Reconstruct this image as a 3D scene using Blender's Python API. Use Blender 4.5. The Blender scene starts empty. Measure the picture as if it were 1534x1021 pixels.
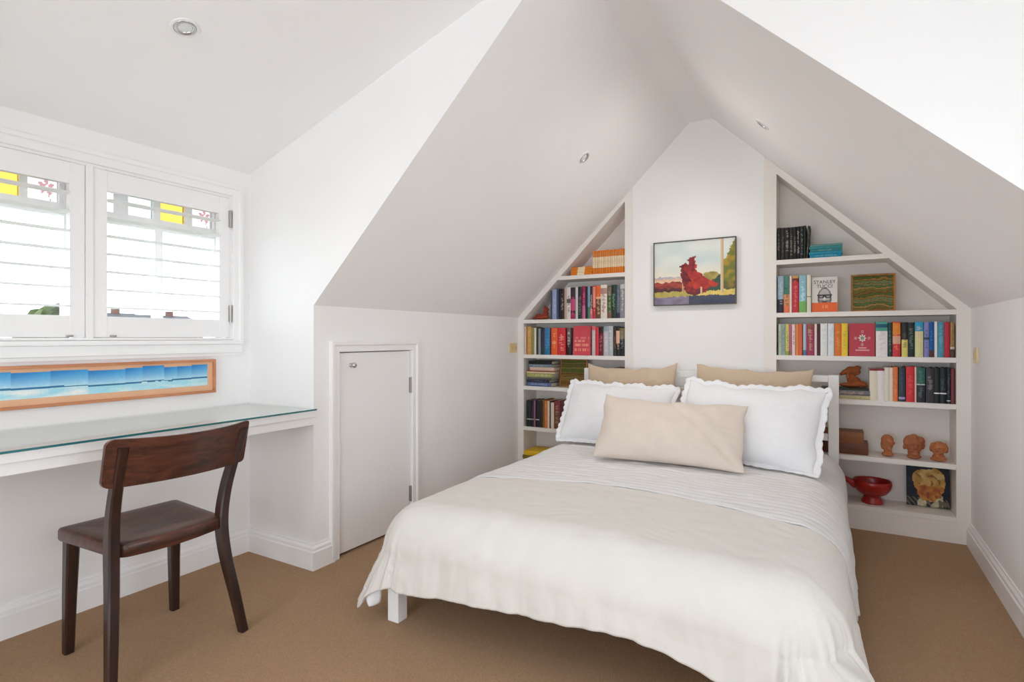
import bpy, bmesh, math, random
from math import sin, cos, pi, radians, sqrt, hypot
from mathutils import Vector, Matrix, noise

sc = bpy.context.scene
COL = sc.collection

# ---------------------------------------------------------------- camera, world, light, exposure
cam_d = bpy.data.cameras.new('camera')
cam_d.sensor_width = 36.0
cam_d.lens = 835.0 / 1534.0 * 36.0
cam_d.shift_y = -0.0036
cam_d.clip_start = 0.02
cam_d.clip_end = 400
cam = bpy.data.objects.new('camera', cam_d)
COL.objects.link(cam)
cam.location = (0, 0, 1.12)
cam.rotation_euler = (radians(90), 0, 0.530)
sc.camera = cam

world = bpy.data.worlds.new('sky')
world.use_nodes = True
sc.world = world
wn = world.node_tree.nodes
wl = world.node_tree.links
bg = wn['Background']
bg.inputs['Strength'].default_value = 4.9
tc = wn.new('ShaderNodeTexCoord')
nz = wn.new('ShaderNodeTexNoise')
nz.inputs['Scale'].default_value = 2.5
nz.inputs['Detail'].default_value = 4
rp = wn.new('ShaderNodeValToRGB')
rp.color_ramp.elements[0].color = (0.78, 0.885, 1.0, 1)
rp.color_ramp.elements[1].color = (0.90, 0.955, 1.0, 1)
wl.new(tc.outputs['Generated'], nz.inputs['Vector'])
wl.new(nz.outputs['Fac'], rp.inputs['Fac'])
wl.new(rp.outputs['Color'], bg.inputs['Color'])

sc.view_settings.view_transform = 'Standard'
sc.view_settings.look = 'None'
sc.view_settings.gamma = 1.0
sc.view_settings.use_curve_mapping = False
sc.view_settings.exposure = 0.24
sc.cycles.diffuse_bounces = 24
sc.cycles.max_bounces = 28
sc.cycles.transparent_max_bounces = 16
sc.cycles.sample_clamp_indirect = 6.0


def area(name, loc, rot, sx, sy, power=0.0, color=(1, 1, 1), portal=False):
    d = bpy.data.lights.new(name, 'AREA')
    d.shape = 'RECTANGLE'
    d.size, d.size_y = sx, sy
    d.energy = power
    d.color = color
    if portal:
        d.cycles.is_portal = True
    o = bpy.data.objects.new(name, d)
    COL.objects.link(o)
    o.location = loc
    o.rotation_euler = rot
    return o


# daylight enters by the dormer windows; behind the camera an added window and fill lamp
area('portal_left', (-2.84, 0.79, 1.47), (0, radians(-90), 0), 0.80, 1.95, portal=True)
area('portal_right', (1.27, 0.53, 1.31), (0, radians(90), 0), 1.25, 1.45, portal=True)
area('portal_rear', (-0.79, -1.74, 1.15), (radians(90), 0, 0), 2.2, 2.0, portal=True)
area('fill_rear', (-0.79, -1.90, 1.05), (radians(90), 0, 0), 2.4, 1.9, power=26, color=(0.90, 0.955, 1.0))  # added area lamp, brightens the far end from behind the camera


# ---------------------------------------------------------------- materials
def lin(c):
    return c / 12.92 if c <= 0.04045 else ((c + 0.055) / 1.055) ** 2.4


def hexc(h):
    return tuple(lin(int(h[i:i + 2], 16) / 255) for i in (0, 2, 4))


MATS = {}


def mat(name, col, rough=0.5, var=0.0, vscale=8.0, bump=0.0, bscale=60.0, stretch=(1, 1, 1), spec=0.5, metal=0.0,
        coat=0.0, sheen=0.0, detail=3.0):
    """Principled surface with noise variation of its own colour and noise bump."""
    if name in MATS:
        return MATS[name]
    m = bpy.data.materials.new(name)
    m.use_nodes = True
    N, L = m.node_tree.nodes, m.node_tree.links
    b = N['Principled BSDF']
    c = hexc(col) if isinstance(col, str) else col
    b.inputs['Base Color'].default_value = (*c, 1)
    b.inputs['Roughness'].default_value = rough
    b.inputs['Metallic'].default_value = metal
    b.inputs['Specular IOR Level'].default_value = spec
    b.inputs['Coat Weight'].default_value = coat
    b.inputs['Sheen Weight'].default_value = sheen
    t = N.new('ShaderNodeTexCoord')
    mp = N.new('ShaderNodeMapping')
    mp.inputs['Scale'].default_value = stretch
    L.new(t.outputs['Object'], mp.inputs['Vector'])
    if var > 0:
        n = N.new('ShaderNodeTexNoise')
        n.inputs['Scale'].default_value = vscale
        n.inputs['Detail'].default_value = detail
        L.new(mp.outputs['Vector'], n.inputs['Vector'])
        r = N.new('ShaderNodeValToRGB')
        r.color_ramp.elements[0].position = 0.3
        r.color_ramp.elements[1].position = 0.7
        r.color_ramp.elements[0].color = (*[x * (1 - var) for x in c], 1)
        r.color_ramp.elements[1].color = (*[min(1, x * (1 + var)) for x in c], 1)
        L.new(n.outputs['Fac'], r.inputs['Fac'])
        L.new(r.outputs['Color'], b.inputs['Base Color'])
    if bump > 0:
        n2 = N.new('ShaderNodeTexNoise')
        n2.inputs['Scale'].default_value = bscale
        n2.inputs['Detail'].default_value = 4
        L.new(mp.outputs['Vector'], n2.inputs['Vector'])
        bp = N.new('ShaderNodeBump')
        bp.inputs['Strength'].default_value = bump
        bp.inputs['Distance'].default_value = 0.01
        L.new(n2.outputs['Fac'], bp.inputs['Height'])
        L.new(bp.outputs['Normal'], b.inputs['Normal'])
    MATS[name] = m
    return m


def attr_mat(name, rough=0.5, spec=0.4, noise_amt=0.12, coat=0.0):
    """Surface whose own printed colours come from the mesh colour attribute."""
    if name in MATS:
        return MATS[name]
    m = bpy.data.materials.new(name)
    m.use_nodes = True
    N, L = m.node_tree.nodes, m.node_tree.links
    b = N['Principled BSDF']
    b.inputs['Roughness'].default_value = rough
    b.inputs['Specular IOR Level'].default_value = spec
    b.inputs['Coat Weight'].default_value = coat
    a = N.new('ShaderNodeAttribute')
    a.attribute_name = 'Col'
    n = N.new('ShaderNodeTexNoise')
    n.inputs['Scale'].default_value = 90
    t = N.new('ShaderNodeTexCoord')
    L.new(t.outputs['Object'], n.inputs['Vector'])
    mr = N.new('ShaderNodeMapRange')
    mr.inputs['To Min'].default_value = 1 - noise_amt
    mr.inputs['To Max'].default_value = 1 + noise_amt
    L.new(n.outputs['Fac'], mr.inputs['Value'])
    mx = N.new('ShaderNodeVectorMath')
    mx.operation = 'MULTIPLY'
    L.new(a.outputs['Color'], mx.inputs[0])
    L.new(mr.outputs['Result'], mx.inputs[1])
    L.new(mx.outputs['Vector'], b.inputs['Base Color'])
    MATS[name] = m
    return m


def wood(name, c1, c2, rough=0.35, axis=1, scale=9.0, coat=0.0, along=6.0):
    if name in MATS:
        return MATS[name]
    m = bpy.data.materials.new(name)
    m.use_nodes = True
    N, L = m.node_tree.nodes, m.node_tree.links
    b = N['Principled BSDF']
    b.inputs['Roughness'].default_value = rough
    b.inputs['Coat Weight'].default_value = coat
    b.inputs['Coat Roughness'].default_value = 0.25
    t = N.new('ShaderNodeTexCoord')
    mp = N.new('ShaderNodeMapping')
    s = [scale] * 3
    s[axis] = scale / along
    mp.inputs['Scale'].default_value = s
    L.new(t.outputs['Object'], mp.inputs['Vector'])
    n = N.new('ShaderNodeTexNoise')
    n.inputs['Scale'].default_value = 3.0
    n.inputs['Detail'].default_value = 6
    n.inputs['Distortion'].default_value = 1.2
    L.new(mp.outputs['Vector'], n.inputs['Vector'])
    r = N.new('ShaderNodeValToRGB')
    r.color_ramp.elements[0].position = 0.32
    r.color_ramp.elements[1].position = 0.68
    r.color_ramp.elements[0].color = (*hexc(c1), 1)
    r.color_ramp.elements[1].color = (*hexc(c2), 1)
    L.new(n.outputs['Fac'], r.inputs['Fac'])
    L.new(r.outputs['Color'], b.inputs['Base Color'])
    bp = N.new('ShaderNodeBump')
    bp.inputs['Strength'].default_value = 0.08
    bp.inputs['Distance'].default_value = 0.005
    L.new(n.outputs['Fac'], bp.inputs['Height'])
    L.new(bp.outputs['Normal'], b.inputs['Normal'])
    MATS[name] = m
    return m


def glass(name, col=(1, 1, 1), gloss=0.06, use_attr=False):
    """Thin sheet of glass: mostly clear, a little mirror."""
    if name in MATS:
        return MATS[name]
    m = bpy.data.materials.new(name)
    m.use_nodes = True
    N, L = m.node_tree.nodes, m.node_tree.links
    N.remove(N['Principled BSDF'])
    out = N['Material Output']
    tr = N.new('ShaderNodeBsdfTransparent')
    tr.inputs['Color'].default_value = (*col, 1)
    if use_attr:
        a = N.new('ShaderNodeAttribute')
        a.attribute_name = 'Col'
        L.new(a.outputs['Color'], tr.inputs['Color'])
    gl = N.new('ShaderNodeBsdfGlossy')
    gl.inputs['Roughness'].default_value = 0.03
    mx = N.new('ShaderNodeMixShader')
    lw = N.new('ShaderNodeLayerWeight')
    lw.inputs['Blend'].default_value = 0.35
    pw = N.new('ShaderNodeMath')
    pw.operation = 'POWER'
    pw.inputs[1].default_value = 3.0
    mm = N.new('ShaderNodeMath')
    mm.operation = 'MULTIPLY_ADD'
    mm.inputs[1].default_value = 0.5
    mm.inputs[2].default_value = gloss * 0.5
    L.new(lw.outputs['Facing'], pw.inputs[0])
    L.new(pw.outputs['Value'], mm.inputs[0])
    L.new(mm.outputs['Value'], mx.inputs['Fac'])
    L.new(tr.outputs['BSDF'], mx.inputs[1])
    L.new(gl.outputs['BSDF'], mx.inputs[2])
    L.new(mx.outputs['Shader'], out.inputs['Surface'])
    MATS[name] = m
    return m


WALL = mat('wall_paint', (0.85, 0.845, 0.84), 0.75, var=0.012, vscale=3, bump=0.03, bscale=220, spec=0.25)
CEIL = mat('ceiling_paint', (0.86, 0.855, 0.85), 0.8, var=0.012, vscale=2.5, bump=0.02, bscale=200, spec=0.2)
TRIM = mat('gloss_trim_paint', (0.85, 0.845, 0.84), 0.38, var=0.01, vscale=5, spec=0.4)
SHELF = mat('shelf_paint', (0.81, 0.775, 0.735), 0.45, var=0.015, vscale=6, spec=0.35)
CARPET = mat('carpet_pile', 'b38d66', 0.95, var=0.16, vscale=190, bump=0.8, bscale=420, spec=0.1, sheen=0.2, detail=5)
BEDW = mat('bed_white_lacquer', (0.83, 0.83, 0.82), 0.4, var=0.01)
CHROME = mat('chrome', (0.62, 0.62, 0.62), 0.22, metal=1.0, var=0.03)
STEEL = mat('hinge_steel', (0.42, 0.40, 0.38), 0.4, metal=0.8, var=0.05)
PAPER = mat('book_pages', 'd9cfba', 0.9, var=0.06, vscale=40, stretch=(1, 1, 40))


# ---------------------------------------------------------------- mesh helpers
WLOC = {}


def link(name, me, parent=None, local=False, smooth=False, mats=None, keep=False):
    """Link a mesh (vertices in world space unless local) as one object with its origin at its own base."""
    if not local and not keep:
        vs = [v.co for v in me.vertices]
        c = Vector(((min(v.x for v in vs) + max(v.x for v in vs)) / 2, (min(v.y for v in vs) + max(v.y for v in vs)) / 2,
                    min(v.z for v in vs)))
        for v in me.vertices:
            v.co -= c
    else:
        c = Vector((0, 0, 0))
    o = bpy.data.objects.new(name, me)
    COL.objects.link(o)
    WLOC[o.name] = c
    if parent:
        o.parent = parent
        o.location = c if local else c - WLOC[parent.name]
    else:
        o.location = c
    if mats:
        for m in (mats if isinstance(mats, (list, tuple)) else [mats]):
            me.materials.append(m)
    if smooth:
        for p in me.polygons:
            p.use_smooth = True
    return o


def tag(o, label=None, cat=None, group=None, kind=None):
    if label:
        o['label'] = label
    if cat:
        o['category'] = cat
    if group:
        o['group'] = group
    if kind:
        o['kind'] = kind
    return o


def empty(name, loc, label=None, cat=None, group=None, kind=None):
    o = bpy.data.objects.new(name, None)
    COL.objects.link(o)
    o.empty_display_size = 0.05
    o.location = loc
    WLOC[o.name] = Vector(loc)
    return tag(o, label, cat, group, kind)


def pydata(name, verts, faces, parent=None, mats=None, smooth=False, local=False, midx=None, keep=False):
    me = bpy.data.meshes.new(name)
    me.from_pydata([tuple(v) for v in verts], [], faces)
    me.update()
    if midx:
        for p, i in zip(me.polygons, midx):
            p.material_index = i
    return link(name, me, parent, local, smooth, mats, keep)


class MB:
    """Collects simple solids into one mesh for one part."""

    def __init__(self):
        self.bm = bmesh.new()

    def box(self, x0, x1, y0, y1, z0, z1, bev=0.0, M=None, seg=2):
        b = bmesh.new()
        bmesh.ops.create_cube(b, size=1.0)
        for v in b.verts:
            v.co = Vector(((x0 + x1) / 2 + v.co.x * (x1 - x0), (y0 + y1) / 2 + v.co.y * (y1 - y0),
                           (z0 + z1) / 2 + v.co.z * (z1 - z0)))
        if bev > 0:
            bmesh.ops.bevel(b, geom=b.edges[:], offset=bev, segments=seg, affect='EDGES', profile=0.6)
        return self._add(b, M)

    def _add(self, b, M=None):
        if M is not None:
            bmesh.ops.transform(b, matrix=M, verts=b.verts[:])
        t = bpy.data.meshes.new('t')
        b.to_mesh(t)
        b.free()
        self.bm.from_mesh(t)
        bpy.data.meshes.remove(t)
        return self

    def poly(self, pts):
        vs = [self.bm.verts.new(p) for p in pts]
        self.bm.faces.new(vs)
        return self

    def prism(self, pts, ext):
        """Polygon (3D points) extruded by vector ext."""
        e = Vector(ext)
        a = [self.bm.verts.new(p) for p in pts]
        b = [self.bm.verts.new(Vector(p) + e) for p in pts]
        self.bm.faces.new(a)
        self.bm.faces.new(b[::-1])
        n = len(pts)
        for i in range(n):
            self.bm.faces.new((a[i], b[i], b[(i + 1) % n], a[(i + 1) % n]))
        return self

    def lathe(self, prof, loc=(0, 0, 0), seg=32, M=None):
        b = bmesh.new()
        rings = []
        for r, z in prof:
            if r < 1e-6:
                rings.append([b.verts.new((0, 0, z))])
            else:
                rings.append([b.verts.new((r * cos(2 * pi * i / seg), r * sin(2 * pi * i / seg), z)) for i in range(seg)])
        for A, B in zip(rings, rings[1:]):
            for i in range(seg):
                j = (i + 1) % seg
                if len(A) == 1 and len(B) == 1:
                    continue
                if len(A) == 1:
                    b.faces.new((A[0], B[i], B[j]))
                elif len(B) == 1:
                    b.faces.new((A[i], A[j], B[0]))
                else:
                    b.faces.new((A[i], A[j], B[j], B[i]))
        T = Matrix.Translation(loc)
        return self._add(b, T @ M if M is not None else T)

    def ell(self, c, r, rot=None, seg=20):
        b = bmesh.new()
        bmesh.ops.create_uvsphere(b, u_segments=seg, v_segments=seg // 2 + 2, radius=1.0)
        M = Matrix.Translation(c)
        if rot:
            M = M @ Matrix.Rotation(rot[1], 4, rot[0])
        M = M @ Matrix.Diagonal((r[0], r[1], r[2], 1))
        return self._add(b, M)

    def frame(self, axis, p0, p1, a0, a1, z0, z1, w, bev=0.0, M=None):
        """Four butt-jointed bars around an opening; thickness p0..p1 along the given axis."""
        for (c, d, e, f) in ((a0, a1, z1 - w, z1), (a0, a1, z0, z0 + w), (a0, a0 + w, z0 + w, z1 - w), (a1 - w, a1, z0 + w, z1 - w)):
            if axis == 'x':
                self.box(p0, p1, c, d, e, f, bev, M)
            else:
                self.box(c, d, p0, p1, e, f, bev, M)
        return self

    def sweep(self, pts, sizes, up=(0, 1, 0), bev=0.0):
        """Rectangular bar along points, sizes (a, b) per point; a along 'up', b across."""
        P = [Vector(p) for p in pts]
        U = Vector(up).normalized()
        rings = []
        for i, p in enumerate(P):
            d = (P[min(i + 1, len(P) - 1)] - P[max(i - 1, 0)]).normalized()
            s = d.cross(U).normalized()
            u = s.cross(d).normalized()
            a, bb = sizes[i]
            k = 0.28
            ring = []
            for ca, cb in ((1, 1 - k), (1 - k, 1), (-1 + k, 1), (-1, 1 - k), (-1, -1 + k), (-1 + k, -1), (1 - k, -1), (1, -1 + k)):
                ring.append(self.bm.verts.new(p + u * (ca * a / 2) + s * (cb * bb / 2)))
            rings.append(ring)
        for A, B in zip(rings, rings[1:]):
            for i in range(8):
                j = (i + 1) % 8
                self.bm.faces.new((A[i], A[j], B[j], B[i]))
        self.bm.faces.new(rings[0])
        self.bm.faces.new(rings[-1][::-1])
        return self

    def build(self, name, m, parent=None, local=False, smooth=False, keep=False):
        bmesh.ops.recalc_face_normals(self.bm, faces=self.bm.faces[:])
        me = bpy.data.meshes.new(name)
        self.bm.to_mesh(me)
        self.bm.free()
        return link(name, me, parent, local, smooth, m, keep)


def face_colors(me, cols):
    """cols: one linear rgb per polygon -> corner colour attribute 'Col'."""
    a = me.color_attributes.new('Col', 'FLOAT_COLOR', 'CORNER')
    buf = []
    for p in me.polygons:
        c = cols[p.index]
        for _ in p.loop_indices:
            buf.extend((c[0], c[1], c[2], 1.0))
    a.data.foreach_set('color', buf)


def painted(name, O, ux, uy, nx, ny, fn, m, parent):
    """Flat print: a grid from corner O spanned by ux, uy; fn(u, v) gives its printed colour (hex or sRGB 0..1)."""
    O, ux, uy = Vector(O), Vector(ux), Vector(uy)
    vs = [O + ux * (i / nx) + uy * (j / ny) for j in range(ny + 1) for i in range(nx + 1)]
    fs, cs = [], []
    for j in range(ny):
        for i in range(nx):
            a = j * (nx + 1) + i
            fs.append((a, a + 1, a + nx + 2, a + nx + 1))
            c = fn((i + .5) / nx, (j + .5) / ny)
            cs.append(hexc(c) if isinstance(c, str) else tuple(lin(max(0, min(1, x))) for x in c))
    me = bpy.data.meshes.new(name)
    me.from_pydata([tuple(v) for v in vs], [], fs)
    me.update()
    face_colors(me, cs)
    return link(name, me, parent, mats=m)


def N3(x, y, z=0.0):
    return noise.noise(Vector((x, y, z)))


def mix(a, b, t):
    t = max(0, min(1, t))
    return tuple(x + (y - x) * t for x, y in zip(a, b))


def rgb(h):
    return tuple(int(h[i:i + 2], 16) / 255 for i in (0, 2, 4))


def text_mesh(name, body, size, loc, rot, m, parent, depth=0.0006):
    c = bpy.data.curves.new(name, 'FONT')
    c.body = body
    c.size = size
    c.align_x = 'CENTER'
    c.extrude = depth
    t = bpy.data.objects.new('tmp', c)
    COL.objects.link(t)
    t.location = loc
    t.rotation_euler = rot
    bpy.context.view_layer.update()
    me = bpy.data.meshes.new_from_object(t.evaluated_get(bpy.context.evaluated_depsgraph_get()))
    me.transform(t.matrix_world)
    bpy.data.objects.remove(t)
    me.materials.clear()
    return link(name, me, parent, mats=m)


# ---------------------------------------------------------------- room dimensions (metres, camera above the origin)
XL, XR = -2.19, 0.615          # knee walls
YB = 3.833                     # face of the chimney breast and bookcase frames
YC = 1.84                      # dormer cheeks
YR = -1.6                      # rear wall
YD = -0.26                     # far cheeks of both dormers
XW = -2.685                    # left dormer window wall
XV = 1.11                      # right dormer window wall
ZK = 1.275                     # knee wall height
ZF = 2.56                      # flat strip along the ridge
KL, KR = 0.97, 0.965
XFL = XL + (ZF - ZK) / KL
XFR = XR - (ZF - ZK) / KR
ZD = 1.98                       # dormer ceiling where it meets the window wall
YO = 4.12                      # outer back wall


def zl(x):
    return ZK + KL * (x - XL)


def zr(x):
    return ZK + KR * (XR - x)


def S(o):
    o['kind'] = 'structure'
    return o


# floor and ceiling
S(MB().box(-2.9, 1.4, YR - .1, YO, -0.05, 0.0).build('floor', CARPET))
b = MB()
for y0, y1 in ((YC, YO), (YR - .02, YD)):
    b.poly([(XL, y0, ZK), (XL, y1, ZK), (XFL, y1, ZF), (XFL, y0, ZF)])
    b.poly([(XR, y0, ZK), (XR, y1, ZK), (XFR, y1, ZF), (XFR, y0, ZF)])
b.poly([(XFL, YR - .02, ZF), (XFR, YR - .02, ZF), (XFR, YO, ZF), (XFL, YO, ZF)])
b.poly([(XW, YD, ZD), (XW, YC, ZD), (XFL, YC, ZF), (XFL, YD, ZF)])
b.poly([(XV, YD, ZD), (XV, YC, ZD), (XFR, YC, ZF), (XFR, YD, ZF)])
S(b.build('ceiling', CEIL))

# knee walls, the left one with the cupboard door opening
DY0, DY1, DZ1 = 1.992, 2.552, 1.045
b = MB()
b.poly([(XL, YC, 0), (XL, DY0, 0), (XL, DY0, ZK), (XL, YC, ZK)])
b.poly([(XL, DY1, 0), (XL, YO, 0), (XL, YO, ZK), (XL, DY1, ZK)])
b.poly([(XL, DY0, DZ1), (XL, DY1, DZ1), (XL, DY1, ZK), (XL, DY0, ZK)])
for y in (DY0, DY1):
    b.poly([(XL, y, 0), (XL - .08, y, 0), (XL - .08, y, DZ1), (XL, y, DZ1)])
b.poly([(XL, DY0, DZ1), (XL - .08, DY0, DZ1), (XL - .08, DY1, DZ1), (XL, DY1, DZ1)])
b.poly([(XL - .08, DY0, 0), (XL - .08, DY1, 0), (XL - .08, DY1, DZ1), (XL - .08, DY0, DZ1)])
b.poly([(XL, YR, 0), (XL, YD, 0), (XL, YD, ZK), (XL, YR, ZK)])
S(b.build('wall_left', WALL))
b = MB()
b.box(XR, XR + .02, YC, YO, 0, ZK)
b.box(XR, XR + .02, YR, YD, 0, ZK)
S(b.build('wall_right', WALL))
# chimney breast flush with the bookcase frames, and the gable behind
BX0, BX1 = -1.255, -0.404
b = MB()
b.prism([(BX0, YB, 0), (BX1, YB, 0), (BX1, YB, zr(BX1)), (XFR, YB, ZF), (XFL, YB, ZF), (BX0, YB, zl(BX0))], (0, .06, 0))
b.poly([(XL, YO, 0), (XR, YO, 0), (XR, YO, ZK), (XFR, YO, ZF), (XFL, YO, ZF), (XL, YO, ZK)])
S(b.build('wall_back', WALL))
# dormer cheeks
for y, nm in ((YC, ''), (YD, '_rear')):
    S(MB().poly([(XW, y, 0), (XL, y, 0), (XL, y, ZK), (XFL, y, ZF), (XW, y, ZD)]).build('wall_cheek_left' + nm, WALL))
    S(MB().poly([(XV, y, 0), (XR, y, 0), (XR, y, ZK), (XFR, y, ZF), (XV, y, ZD)]).build('wall_cheek_right' + nm, WALL))
# window walls and rear wall (rear opening added and right one shaped for light)
WY0, WY1, WZ0, WZ1 = -0.155, 1.738, 1.108, 1.842


def holed(name, fixed, axis, a0, a1, z0, z1, h, m):
    A0, A1, H0, H1 = h
    b = MB()
    for (p0, p1, q0, q1) in ((a0, A0, z0, z1), (A1, a1, z0, z1), (A0, A1, z0, H0), (A0, A1, H1, z1)):
        if p1 - p0 < 1e-4 or q1 - q0 < 1e-4:
            continue
        lo, hi = sorted(fixed)
        if axis == 'x':
            b.box(lo, hi, p0, p1, q0, q1)
        else:
            b.box(p0, p1, lo, hi, q0, q1)
    return S(b.build(name, m))


holed('wall_window', (XW, XW - .14), 'x', YD, YC, 0, ZD + .02, (WY0, WY1, WZ0, WZ1), WALL)
RZ0, RZ1 = 0.72, 1.90
holed('wall_window_right', (XV, XV + .14), 'x', YD, YC, 0, ZD + .02, (-.15, 1.21, RZ0, RZ1), WALL)
b = MB()
HX0, HX1, HZ0, HZ1 = -1.75, 0.17, 0.2, 1.66
for pts in ([(XL, YR, 0), (HX0, YR, 0), (HX0, YR, zl(HX0)), (XL, YR, ZK)], [(HX1, YR, 0), (XR, YR, 0), (XR, YR, ZK), (HX1, YR, zr(HX1))],
            [(HX0, YR, 0), (HX1, YR, 0), (HX1, YR, HZ0), (HX0, YR, HZ0)],
            [(HX0, YR, HZ1), (HX1, YR, HZ1), (HX1, YR, zr(HX1)), (XFR, YR, ZF), (XFL, YR, ZF), (HX0, YR, zl(HX0))]):
    b.prism(pts, (0, -.1, 0))
S(b.build('wall_rear', WALL))

# baseboards
BBP = [(0, 0), (.02, 0), (.02, .086), (.015, .091), (.015, .104), (.007, .114), (.006, .122), (0, .122)]


def bboard(name, paths):
    """Skirting along floor paths, mitred at the corners; the room lies to the right of each path."""
    b = MB()
    for pts in paths:
        P = [Vector((x, y)) for x, y in pts]
        nr = []
        for p, q in zip(P, P[1:]):
            d = (q - p).normalized()
            nr.append(Vector((d.y, -d.x)))
        rings = []
        for i, p in enumerate(P):
            if i == 0:
                m = nr[0]
            elif i == len(P) - 1:
                m = nr[-1]
            else:
                m = (nr[i - 1] + nr[i]) / (1 + nr[i - 1].dot(nr[i]))
            rings.append([b.bm.verts.new((p.x + m.x * d, p.y + m.y * d, z)) for d, z in BBP])
        n = len(BBP)
        for A, B in zip(rings, rings[1:]):
            for i in range(n):
                b.bm.faces.new((A[i], A[(i + 1) % n], B[(i + 1) % n], B[i]))
        b.bm.faces.new(rings[0])
        b.bm.faces.new(rings[-1][::-1])
    return S(b.build(name, TRIM))


bboard('baseboard_left', [[(XW, YD), (XW, YC), (XL, YC), (XL, DY0 - .056)], [(XL, DY1 + .056), (XL, YB)], [(XL, YR), (XL, YD)]])
bboard('baseboard_right', [[(XR, YB), (XR, YC)]])

# cupboard door in the knee wall
d1 = S(empty('door_1', (XL, (DY0 + DY1) / 2, 0)))
leaf = MB().box(XL - .045, XL - .006, DY0 + .004, DY1 - .004, .014, DZ1 - .005, .002).build('door_leaf', TRIM, d1)
b = MB()
ARP = [(0, 0), (.012, 0), (.014, .003), (.014, .030), (.016, .033), (.021, .036), (.021, .052), (.018, .056), (0, .056)]


def casing(b, x, y0, y1, z0, z1, sgn=1, bottom=False):
    """Mitred moulding around an opening in a wall facing +x; profile (depth, distance from the opening)."""
    if bottom:
        path = [((y0, z0), (-1, -1)), ((y0, z1), (-1, 1)), ((y1, z1), (1, 1)), ((y1, z0), (1, -1)), ((y0, z0), (-1, -1))]
    else:
        path = [((y0, z0), (-1, 0)), ((y0, z1), (-1, 1)), ((y1, z1), (1, 1)), ((y1, z0), (1, 0))]
    rings = [[b.bm.verts.new((x + sgn * d, y + dy * o, z + dz * o)) for d, o in ARP] for (y, z), (dy, dz) in path]
    n = len(ARP)
    for A, B in zip(rings, rings[1:]):
        for i in range(n):
            b.bm.faces.new((A[i], A[(i + 1) % n], B[(i + 1) % n], B[i]))
    return b


cb_ = MB()
casing(cb_, XL, DY0, DY1, 0, DZ1)
cb_.build('architrave', TRIM, d1)
kn = MB().lathe([(0, 0), (.011, 0), (.011, .004), (.005, .008), (.005, .016), (.013, .022), (.0145, .028), (.011, .034), (0, .036)],
                (XL - .006, 2.083, .975), 20, Matrix.Rotation(pi / 2, 4, 'Y')).build('knob', CHROME, leaf, smooth=True)
for z in (.838, .195):
    h = MB().box(XL - .008, XL - .002, DY1 - .012, DY1 + .008, z - .045, z + .045, .001)
    h.lathe([(0, -.046), (.005, -.046), (.005, .046), (0, .046)], (XL + .002, DY1 - .002, z), 12)
    h.build('hinge', STEEL, d1)

# ---------------------------------------------------------------- left window: frame, glazing, coloured top lights
w1 = S(empty('window_1', (XW, 0.8, WZ0)))
b = MB()
# lining of the opening and outer sash frame
b.box(XW - .14, XW, WY0, WY0 + .012, WZ0 + .010, WZ1 - .012)
b.box(XW - .14, XW, WY1 - .012, WY1, WZ0 + .010, WZ1 - .012)
b.box(XW - .14, XW, WY0, WY1, WZ1 - .012, WZ1)
b.box(XW - .14, XW + .012, WY0, WY1, WZ0, WZ0 + .010)
for y in (.479, 1.107):                                  # posts between the shutters
    b.box(XW - .139, XW + .011, y - .0125, y + .0125, WZ0 + .010, WZ1 - .012)
b.build('window_lining', TRIM, w1)
A = .05
b = MB()
casing(b, XW, WY0, WY1, WZ0 - .002, WZ1)
b.build('architrave', TRIM, w1)
b = MB()
b.box(XW - .002, XW + .030, WY0 - A, WY1 + A, WZ0 - .022, WZ0 - .002, .004)
b.box(XW - .002, XW + .018, WY0 - A, WY1 + A, WZ0 - .066, WZ0 - .022, .003)
b.box(XW - .002, XW + .010, WY0 - A, WY1 + A, WZ0 - .082, WZ0 - .066, .002)
b.build('window_sill', TRIM, w1)
XG = -2.79
UNITS = [(1.125, 1.735, 1), (.497, 1.090, -1), (-.13, .464, 1)]
GLASSM = glass('clear_glass')
STAIN = glass('stained_glass', use_attr=True)
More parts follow.
